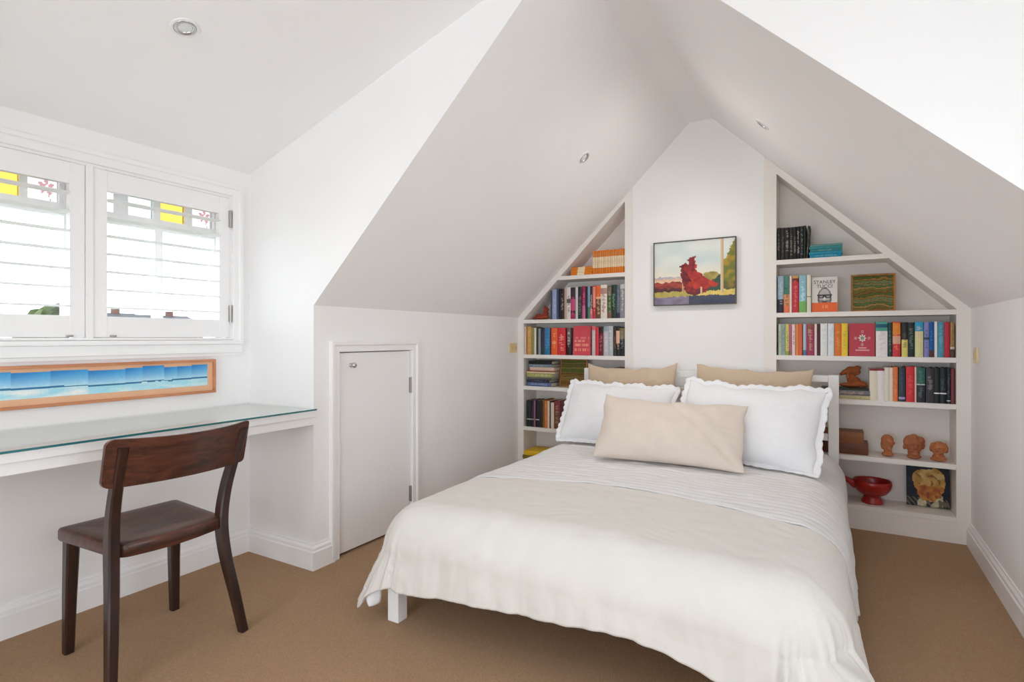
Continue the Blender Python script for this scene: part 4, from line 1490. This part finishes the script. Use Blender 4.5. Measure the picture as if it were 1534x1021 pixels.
clay('clay_figure', [((0, 0, .014), (.070, .026, .014)), ((.034, 0, .040), (.026, .022, .034)), ((.040, -.004, .078), (.020, .020, .020)), ((.054, -.004, .074), (.016, .012, .010)),
                     ((.030, 0, .098), (.008, .008, .012)), ((-.022, 0, .026), (.034, .020, .018)), ((-.060, 0, .014), (.022, .012, .010)), ((.052, -.01, .018), (.020, .012, .012))],
     (-2.018, 3.905, 1.2573), CLAYR, 'small reddish clay animal at the left end of the second left shelf', 'figurine')

# ---------------------------------------------------------------- painting on the chimney breast
pt = empty('painting', (-.83, YB, 1.335), 'framed landscape painting of a red tree on the white chimney breast', 'painting')
PX0, PX1, PZ0, PZ1 = -1.099, -.566, 1.335, 1.768
FRB = mat('dark_bronze_frame', '4c443c', .4, var=.06, metal=.2)
b = MB()
b.frame('y', YB - .034, YB - .001, PX0, PX1, PZ0, PZ1, .006, .0008)
b.build('picture_frame', FRB, pt)
MB().box(PX0 + .005, PX1 - .005, YB - .026, YB - .003, PZ0 + .005, PZ1 - .005).build('stretcher', mat('raw_canvas', 'cfc3ae', .8, var=.05), pt)
TREE = [(.49, .14), (.43, .17), (.39, .22), (.37, .30), (.345, .38), (.335, .46), (.345, .52), (.36, .56), (.33, .59), (.36, .62), (.38, .66), (.415, .655), (.43, .62),
        (.44, .66), (.425, .70), (.45, .725), (.47, .735), (.50, .76), (.53, .755), (.525, .70), (.525, .62), (.54, .54), (.58, .48), (.64, .42), (.70, .385), (.72, .365),
        (.78, .33), (.80, .30), (.77, .27), (.72, .265), (.68, .24), (.645, .18), (.60, .165), (.55, .15), (.52, .125)]


def inside(p, x, y):
    r = False
    for (x0, y0), (x1, y1) in zip(p, p[1:] + p[:1]):
        if (y0 > y) != (y1 > y) and x < (x1 - x0) * (y - y0) / (y1 - y0) + x0:
            r = not r
    return r


def landscape(u, v):
    j1, j2 = .024 * N3(u * 19, v * 19, 1) + .012 * N3(u * 44, v * 44, 3), .024 * N3(u * 19, v * 19, 7) + .012 * N3(u * 44, v * 44, 9)
    a, c = u + j1, v + j2
    # sky
    k = mix(rgb('d9ddd6'), rgb('c4d2d0'), .5 + 1.2 * N3(u * 4, v * 5, 2))
    k = mix(rgb('e6dcc8'), k, (v - .42) / .25)
    if c < .445 and u < .5:
        k = mix(rgb('a8a4b4'), rgb('b8b0b4'), .5 + N3(u * 9, v * 20))
    if c < .415 and u < .55:
        k = mix(rgb('e0c49c'), rgb('d4a894'), .5 + N3(u * 12, v * 18))
    if c < .36 + .03 * N3(u * 14, 3) and u < .36:
        k = mix(rgb('a8483c'), rgb('7c3430'), .5 + 1.4 * N3(u * 14, v * 20)) if c > .26 else mix(rgb('4c2c34'), rgb('5c3034'), .5 + N3(u * 10, v * 14))
    elif c < .33 and u < .46:
        k = mix(rgb('d8a080'), rgb('b49464'), .5 + N3(u * 14, v * 18))
    # trees at the right
    if a > .62 and c < .50 - 2.6 * (a - .70) ** 2:
        k = mix(rgb('b49c58'), rgb('8c8444'), .5 + N3(u * 16, v * 16))
    if a > .66 and c < .30 + .9 * (a - .66):
        k = mix(rgb('3c4c38'), rgb('33504a'), .5 + 1.3 * N3(u * 9, v * 9))
    if a > .85 and c < .60 + 2.6 * (a - .85):
        k = mix(rgb('b4902c'), rgb('6c7430'), .5 + 1.6 * N3(u * 12, v * 12, 4))
        if c < .34:
            k = mix(rgb('4c5434'), rgb('8c7434'), .5 + 1.4 * N3(u * 11, v * 11, 5))
    # verge and road
    if c < .205 + .12 * max(0, u - .85):
        k = mix(rgb('a4a048'), rgb('c0a860'), .5 + N3(u * 16, v * 20)) if u < .5 else mix(rgb('e0cc74'), rgb('d4b85c'), .5 + N3(u * 14, v * 20))
    if c < .135 and u > .44:
        k = mix(rgb('4c4c60'), rgb('3c4458'), .5 + N3(u * 8, v * 14))
    elif c < .125:
        k = mix(rgb('8c849c'), rgb('786c80'), .5 + 1.2 * N3(u * 8, v * 16))
    # lamp post
    if .825 < u < .865 and v > .17:
        k = mix(rgb('dcc8a8'), rgb('b89c78'), (u - .825) / .04)
    # the red tree
    if inside(TREE, a, c):
        t = .5 + 1.1 * N3(u * 8, v * 8, 11) + .6 * N3(u * 22, v * 22, 13)
        k = mix(rgb('c0402c'), rgb('8c2428'), t)
        if a < .43 + .12 * N3(u * 9, v * 9, 15) + .10 * max(0, v - .4):
            k = mix(rgb('5c1c24'), rgb('8c2c2c'), t)
        if c < .24:
            k = mix(rgb('4c2430'), rgb('a03030'), t)
    if .585 < u < .605 and .15 < v < .27:
        k = rgb('d8b890')
    return k


painted('canvas', (PX0 + .006, YB - .0265, PZ0 + .006), (PX1 - PX0 - .012, 0, 0), (0, 0, PZ1 - PZ0 - .012), 140, 112, landscape, attr_mat('oil_paint', .45, .3, .06), pt)

# ---------------------------------------------------------------- bed
BX_0, BX_1 = -1.585, 0.0
bed = empty('bed', (-.79, 2.70, 0), 'white wooden double bed with a slatted headboard against the chimney breast', 'bed')
HY0, HY1 = 3.735, 3.775
b = MB()
for xa, xb in ((BX_0, BX_0 + .055), (BX_1 - .052, BX_1 + .002)):
    b.box(xa, xb, HY0, HY1 + .012, 0, .899, .003)
hb_ = b.build('headboard', BEDW, bed)
for z0, z1 in ((.858, .896), (.742, .785), (.625, .668), (.516, .555), (.395, .434)):
    MB().box(BX_0 + .056, BX_1 - .053, HY0 + .008, HY1, z0, z1, .002).build('rail', BEDW, hb_)
MB().box(-.845, -.80, HY1 + .0005, HY1 + .022, .20, .880, .002).build('centre_stile', BEDW, hb_)
for xa, xb in ((BX_0 + .046, BX_0 + .076), (BX_1 - .082, BX_1 - .052)):
    MB().box(xa, xb, 1.712, HY0 - .001, .20, .284, .003).build('side_rail', BEDW, bed)
MB().box(BX_0 + .102, BX_1 - .107, 1.660, 1.690, .20, .262, .003).build('foot_rail', BEDW, bed)
for xa in (BX_0 + .044, BX_1 - .105):
    MB().box(xa, xa + .054, 1.656, 1.710, 0, .262, .003).build('leg', BEDW, bed)
PINE = wood('pine_slat', 'b08c60', 'c8a878', .6, axis=0, scale=5)
for k in range(12):
    MB().box(BX_0 + .078, BX_1 - .084, 1.74 + k * .165, 1.81 + k * .165, .262, .282).build('bed_slat', PINE, bed)
MATT = mat('mattress_ticking', 'dcd9d2', .85, var=.04, vscale=30)
mt = MB().box(-1.53, -.07, 1.72, 3.725, .302, .412, .045, seg=4).build('mattress', MATT, None, smooth=True)
tag(mt, 'off-white double mattress lying on the bed under the duvet', 'mattress')

# duvet ----------------------------------------------------------------
IX0, IX1, IY0, IY1 = -1.450, -.140, 1.790, 3.70
RR = .170
ZT = .452


def sheet(p, q, quilt=False):
    cx, cy = max(IX0, min(IX1, p)), max(IY0, q)
    dx, dy = p - cx, q - cy
    d = hypot(dx, dy)
    ztop = ZT + .012 * sin(pi * (cx - IX0) / (IX1 - IX0)) + .008 * N3(p * 2.1, q * 1.7, 3) + .003 * N3(p * 7, q * 6, 8)
    ztop += .006 * (1 - abs(2 * (cx - IX0) / (IX1 - IX0) - 1))
    if d < 1e-6:
        x, y, z, nx, ny, dr = p, q, ztop, 0, 0, 0
    else:
        nx, ny = dx / d, dy / d
        dg = 2 * abs(nx * ny)
        right = nx > 0
        if dg > 0:
            d = d * (1 - (.22 if right else .08) * dg)
        base_fl = .10 if abs(ny) > .5 else .07
        if nx > .7:
            base_fl = .04 + .14 * max(0, (3.2 - cy))
        fl = base_fl + (1.22 if right else .36) * dg ** 1.5
        qa = RR * pi / 2
        if d < qa:
            h, dr = RR * sin(d / RR), RR * (1 - cos(d / RR))
        else:
            rst = d - qa
            h, dr = RR + rst * sin(fl), RR + rst * cos(fl)
        k = min(1, dr / .22)
        sp = p * (abs(ny)) + q * (abs(nx))                        # coordinate along the hem
        fold = (.005 * sin(sp * 17 + 1.3 * sin(sp * 5)) + .016 * N3(sp * 5, dr * 2, 5) + .009 * N3(sp * 17, dr * 4, 6) + .004 * N3(sp * 40, dr * 9, 7)) * k * k
        if right and dg > .15:
            fold += .022 * sin(math.atan2(-ny, nx) * 9) * k * k
        h += fold
        x, y, z = cx + nx * h, cy + ny * h, ztop - dr
    w = 1 - min(1, dr / .1)
    # creases running down from the foot edge and shallow hollows on the top
    z += w * .0035 * N3(p * 5 + q * 1.5, q * 3, 21)
    cr = abs(N3(p * 6 + 1.5 * N3(p * 2, q * 2), q * 2.2, 33))
    amp = .012 * max(0, 1 - abs(q - 1.62) / .45)
    off = amp * (cr - .25)
    off2 = .0035 * abs(N3(p * 15 + 2 * N3(p * 3, q * 3, 2), q * 12, 44)) * (1 if not quilt else .4)
    e = off + off2
    if not quilt:
        e += .004 * max(0, 1 - abs(q - 1.62) / .40) * abs(N3(p * 22 + 3 * N3(p * 5, q * 5, 71), q * 8, 73))
    if quilt:
        ph = q / .047 + .55 * N3(p * 3.2, q * 5, 51) + .35 * N3(p * 9, q * 9, 57) + .10 * sin(p * 9)
        e += .0125 * (abs(sin(pi * ph)) ** .7 - .5) * (.65 + .6 * N3(p * 11, q * 23, 60)) + .003
    z += e * (w if d > 0 else 1)
    x += nx * e * (1 - w)
    y += ny * e * (1 - w)
    return (x, y, z)


def hem_foot(p):
    t = (p - IX0) / (IX1 - IX0)
    t = max(0, min(1, t))
    rest = .135 - .060 * min(1, t / .7) + .085 * max(0, (t - .7) / .3) ** 1.2 + .003 * sin(p * 13)
    return IY0 - (RR * pi / 2 + rest)


def band(p):
    return 2.225 + .10 * sin(pi * max(0, min(1, (p - IX0) / (IX1 - IX0)))) + .05 * max(0, p - IX1) * 4


PL, PR = IX0 - .400, IX1 + .430
duv = empty('duvet', (-.78, 2.6, .43), 'cream duvet with a puckered white upper panel spread over the double bed', 'duvet')


def cloth(name, nu, nv, q0, q1, quilt, m, p0=PL, p1=PR):
    vs, fs = [], []
    for j in range(nv + 1):
        for i in range(nu + 1):
            p = p0 + (p1 - p0) * i / nu
            a, c = q0(p), q1(p)
            vs.append(sheet(p, a + (c - a) * j / nv, quilt))
    for j in range(nv):
        for i in range(nu):
            a = j * (nu + 1) + i
            fs.append((a, a + 1, a + nu + 2, a + nu + 1))
    o = pydata(name, vs, fs, duv, m, smooth=True)
    s = o.modifiers.new('thickness', 'SOLIDIFY')
    s.thickness = .007
    s.offset = -1 if True else 1
    return o


COT = mat('cream_cotton', (.69, .665, .625), .85, var=.015, vscale=12, bump=.10, bscale=260, spec=.15, sheen=.1)
SEER = mat('white_seersucker', (.70, .69, .685), .85, var=.02, vscale=14, bump=.16, bscale=160, spec=.15, sheen=.1)
tag(cloth('cotton_cover', 230, 130, hem_foot, band, False, COT), 'smooth cream cotton lower part')
tag(cloth('puckered_panel', 230, 250, band, lambda p: IY1, True, SEER), 'puckered white upper panel')
# the white corner of the lining that hangs out under the left foot corner
vs, fs = [], []
for j in range(9):
    for i in range(9):
        u, v = i / 8, j / 8
        wd = .5 * sqrt(max(0, 1 - (v * .97) ** 2.2)) + .01
        vs.append((-1.592 + (u - .5) * 2 * wd * .046 + .006 * v, 1.628 - .012 * sin(u * pi) + .04 * (u - .5), .135 - .072 * v))
for j in range(8):
    for i in range(8):
        a = j * 9 + i
        fs.append((a, a + 1, a + 10, a + 9))
lc = pydata('lining_corner', vs, fs, duv, mat('white_lining', (.82, .82, .83), .85, var=.01, bump=.1, bscale=200), smooth=True)
s = lc.modifiers.new('thickness', 'SOLIDIFY')
s.thickness = .004

# pillows -----------------------------------------------------------------
PWHITE = mat('white_linen', (.79, .795, .815), .85, var=.012, vscale=10, bump=.10, bscale=240, spec=.12, sheen=.1)
BEIGE = mat('beige_linen', (.68, .595, .525), .88, var=.03, vscale=12, bump=.16, bscale=260, spec=.12, sheen=.1)
TAN = mat('tan_linen', (.575, .455, .335), .88, var=.03, vscale=12, bump=.16, bscale=260, spec=.12, sheen=.1)


def rest_on_bed(verts, loc, rot):
    """Flatten whatever would sink into the bedding so that the pillow lies on it."""
    from mathutils import Euler
    M = Matrix.Translation(loc) @ Euler(rot, 'XYZ').to_matrix().to_4x4()
    Mi = M.inverted()
    res = []
    for v in verts:
        w_ = M @ Vector(v)
        if w_.y < 3.7:
            px = w_.x
            for _ in range(3):                       # the sheet spreads sideways over its rounded edge
                px += w_.x - sheet(px, w_.y, True)[0]
            zb = sheet(px, w_.y, True)[2] + .0065
            if w_.z < zb + .02:
                t_ = (zb + .02 - w_.z)
                w_.z = zb + .02 * math.exp(-t_ / .02)
        res.append(tuple(Mi @ w_))
    return res


def pillow(w, h, T, loc, lean, yaw, roll, m, label, group=None, seed=0, ex=.05, ez=.07, flange=0.0, shift=0.0, crease=0.0, dip=0.0, wav=.012):
    nu, nv = 56, 40

    def outline(u, v):
        x = w / 2 * u * (1 - ex * (1 - v * v) * abs(u))
        z = h / 2 * (1 + v * (1 - ez * (1 - u * u) * abs(v)))
        z -= dip * (1 - u * u) * max(0, v)
        z += wav * N3(u * 2.3 + seed, 4) * max(0, v) ** 2 + wav * .4 * N3(u * 5 + seed, 8) * max(0, v) ** 2
        x += wav * .5 * N3(v * 2.5 + seed, 12) * abs(u) ** 3
        return x, z

    vs, fs = [], []
    for sd in (-1, 1):
        for j in range(nv + 1):
            for i in range(nu + 1):
                u, v = -1 + 2 * i / nu, -1 + 2 * j / nv
                u, v = sin(u * pi / 2) * .6 + u * .4, sin(v * pi / 2) * .6 + v * .4
                x, z = outline(u, v)
                us = u + shift * (1 - u * u)
                f = max(0, 1 - abs(us) ** 2.4) ** .55 * max(0, 1 - abs(v) ** 2.4) ** .55
                f *= 1 - .18 * v
                wr = .010 * N3(x * 5 + seed, z * 6, seed) + .005 * N3(x * 15, z * 15, seed + 3) + .004 * abs(N3(x * 9 + z * 6, z * 4 - x * 3, seed + 6))
                rad = math.atan2(v, u)
                wr += .004 * sin(rad * 22 + seed) * (hypot(u, v) > .55) * (1 - max(abs(u), abs(v)))
                if crease:
                    dline = (u - .55) + .55 * (v + .2)
                    wr -= crease * math.exp(-(dline / .07) ** 2) - .5 * crease * math.exp(-((dline - .16) / .08) ** 2)
                y = sd * (T / 2 * f + wr * min(1, f * 2)) + sd * .0015
                vs.append((x, y, z))
    K = (nu + 1) * (nv + 1)
    for j in range(nv):
        for i in range(nu):
            a = j * (nu + 1) + i
            fs.append((a, a + 1, a + nu + 2, a + nu + 1))
            fs.append((K + a, K + a + nu + 1, K + a + nu + 2, K + a + 1))
    bd = [i for i in range(nu)] + [j * (nu + 1) + nu for j in range(nv)] + [nv * (nu + 1) + i for i in range(nu, 0, -1)] + [j * (nu + 1) for j in range(nv, 0, -1)]
    for k in range(len(bd)):
        a, c = bd[k], bd[(k + 1) % len(bd)]
        fs.append((a, K + a, K + c, c))
    vs = rest_on_bed(vs, loc, (-lean, roll, yaw))
    o = pydata('pillow', vs, fs, None, m, smooth=True, local=True)
    o.location = loc
    o.rotation_euler = (-lean, roll, yaw)
    tag(o, label, 'pillow', group)
    if flange:
        per = []
        n = 60
        for k in range(n):
            per.append((-1 + 2 * k / n, -1, 0, -1))
        for a in range(5):
            per.append((1, -1, sin(radians(a * 22.5)), -cos(radians(a * 22.5))))
        for k in range(1, n * 2 // 3):
            per.append((1, -1 + 2 * k / (n * 2 // 3), 1, 0))
        for a in range(5):
            per.append((1, 1, cos(radians(a * 22.5)), sin(radians(a * 22.5))))
        for k in range(1, n):
            per.append((1 - 2 * k / n, 1, 0, 1))
        for a in range(5):
            per.append((-1, 1, -sin(radians(a * 22.5)), cos(radians(a * 22.5))))
        for k in range(1, n * 2 // 3):
            per.append((-1, 1 - 2 * k / (n * 2 // 3), -1, 0))
        for a in range(5):
            per.append((-1, -1, -cos(radians(a * 22.5)), -sin(radians(a * 22.5))))
        V, F = [], []
        R = 5
        for k, (u, v, nx, nz_) in enumerate(per):
            x, z = outline(u, v)
            s = k / len(per) * 2 * pi
            sc_ = abs(sin(s * 27 + .8 * N3(s * 4, seed)))
            ext = flange * (.74 + .26 * sc_ ** .7) + .005 * N3(s * 5, seed)
            for r in range(R):
                t = r / (R - 1)
                V.append((x + nx * (ext * t - .006 * (r == 0)), .0035 * t * sin(s * 54 + 1.1) + .009 * t * N3(s * 6, seed, 2) - .002 * t, z + nz_ * (ext * t - .006 * (r == 0))))
        n = len(per)
        for k in range(n):
            k2 = (k + 1) % n
            for r in range(R - 1):
                F.append((k * R + r, k2 * R + r, k2 * R + r + 1, k * R + r + 1))
        V = rest_on_bed(V, loc, (-lean, roll, yaw))
        fo = pydata('scalloped_border', V, F, o, m, smooth=True, local=True)
        sd = fo.modifiers.new('thickness', 'SOLIDIFY')
        sd.thickness = .003
        sd.offset = 0
    return o


pillow(.62, .44, .12, (-1.205, 3.56, .515), .26, .02, -.02, TAN, 'tan linen pillow against the left half of the headboard', 'tan pillows against the headboard', 3, ex=.05, ez=.17, wav=.02)
pillow(.66, .44, .12, (-.465, 3.56, .515), .26, -.01, .025, TAN, 'tan linen pillow against the right half of the headboard', 'tan pillows against the headboard', 9, ex=.05, ez=.12, wav=.02)
pillow(.66, .40, .17, (-1.180, 3.16, .488), .62, .03, .02, PWHITE, 'white pillow with a scalloped edge, behind on the left side', 'white scalloped pillows', 15, ex=.03, ez=.07, flange=.030, wav=.028)
pillow(.70, .45, .17, (-.447, 3.035, .482), .62, -.13, .03, PWHITE, 'white pillow with a scalloped edge, behind on the right side', 'white scalloped pillows', 24, ex=.03, ez=.07, flange=.032, wav=.028)
pillow(.74, .385, .20, (-.752, 2.790, .480), .66, .11, .035, BEIGE, 'pale beige linen pillow lying in front of the white pillows', None, 31, ex=.035, ez=.05, shift=.15, crease=.010, dip=.018, wav=.02)

# ---------------------------------------------------------------- outside the dormer window
GRD = mat('lawn', '3c4624', .95, var=.2, vscale=.6)
S(MB().box(-90, -4.5, -40, 80, -4.05, -4.0).build('ground', GRD))
LEAF = mat('foliage_green', '3f4a20', .8, var=.45, vscale=2.5, bump=.6, bscale=8)
BARK = mat('bark', '5c4630', .9, var=.2, vscale=6)
tr = empty('tree', (-11.9, 4.45, -4.0), 'green tree crown seen low through the left shutter', 'tree')
rnd = random.Random(4)
vs, fs = [], []
for k in range(900):
    th, ph = rnd.uniform(0, 2 * pi), math.acos(rnd.uniform(-1, 1))
    r = rnd.uniform(.72, 1.0) ** .5
    c = Vector((-11.9 + 1.2 * r * sin(ph) * cos(th), 4.45 + .76 * r * sin(ph) * sin(th), 0.25 + 1.42 * r * cos(ph)))
    sz = rnd.uniform(.10, .2)
    a = Vector((rnd.gauss(0, 1), rnd.gauss(0, 1), rnd.gauss(0, 1))).normalized()
    t = a.orthogonal().normalized()
    s2 = a.cross(t)
    i0 = len(vs)
    for (e, f) in ((-1, 0), (-.3, -.5), (.4, -.4), (1, 0), (.4, .4), (-.3, .5)):
        vs.append(c + t * e * sz + s2 * f * sz + a * (.12 * sz * (1 - e * e)))
    fs.append(tuple(range(i0, i0 + 6)))
bme = bmesh.new()
pydata('foliage', vs, fs, tr, LEAF)
bme.free()
MB().ell((-11.9, 4.45, .2), (1.0, .62, 1.25)).build('crown', LEAF, tr)
MB().lathe([(0, -4.0), (.16, -4.0), (.11, -1.8), (.08, .2), (0, .2)], (-11.9, 4.45, 0), 14).build('trunk', BARK, tr)
ROOF = mat('slate_roof', '242424', .8, var=.15, vscale=3)
BRICK = mat('brick_wall', '54392e', .9, var=.15, vscale=5)


def house(u, y, x, w, d, zr_, label, rm):
    """Gabled house in the distance, ridge along y."""
    o = empty('house', (x, y, -4.0), label, 'house', 'distant houses behind the right shutter')
    ze = zr_ - 1.1
    MB().box(x - d / 2, x + d / 2, y - w / 2, y + w / 2, -4.0, ze).build('house_walls', BRICK, o)
    MB().prism([(x - d / 2 - .3, y - w / 2 - .2, ze), (x + d / 2 + .3, y - w / 2 - .2, ze), (x, y - w / 2 - .2, zr_)], (0, w + .4, 0)).build('roof', rm, o)
    MB().box(x - .25, x + .25, y + w * .18, y + w * .18 + .45, ze, zr_ + .38).build('chimney', BRICK, o)
    return o


house(0, 22.3, -52, 4.6, 6, 3.15, 'distant roof with a brick chimney behind the middle of the shutter', ROOF)
house(0, 27.6, -54, 5.2, 6, 3.15, 'distant dark roof at the right end of the shutter opening', ROOF)
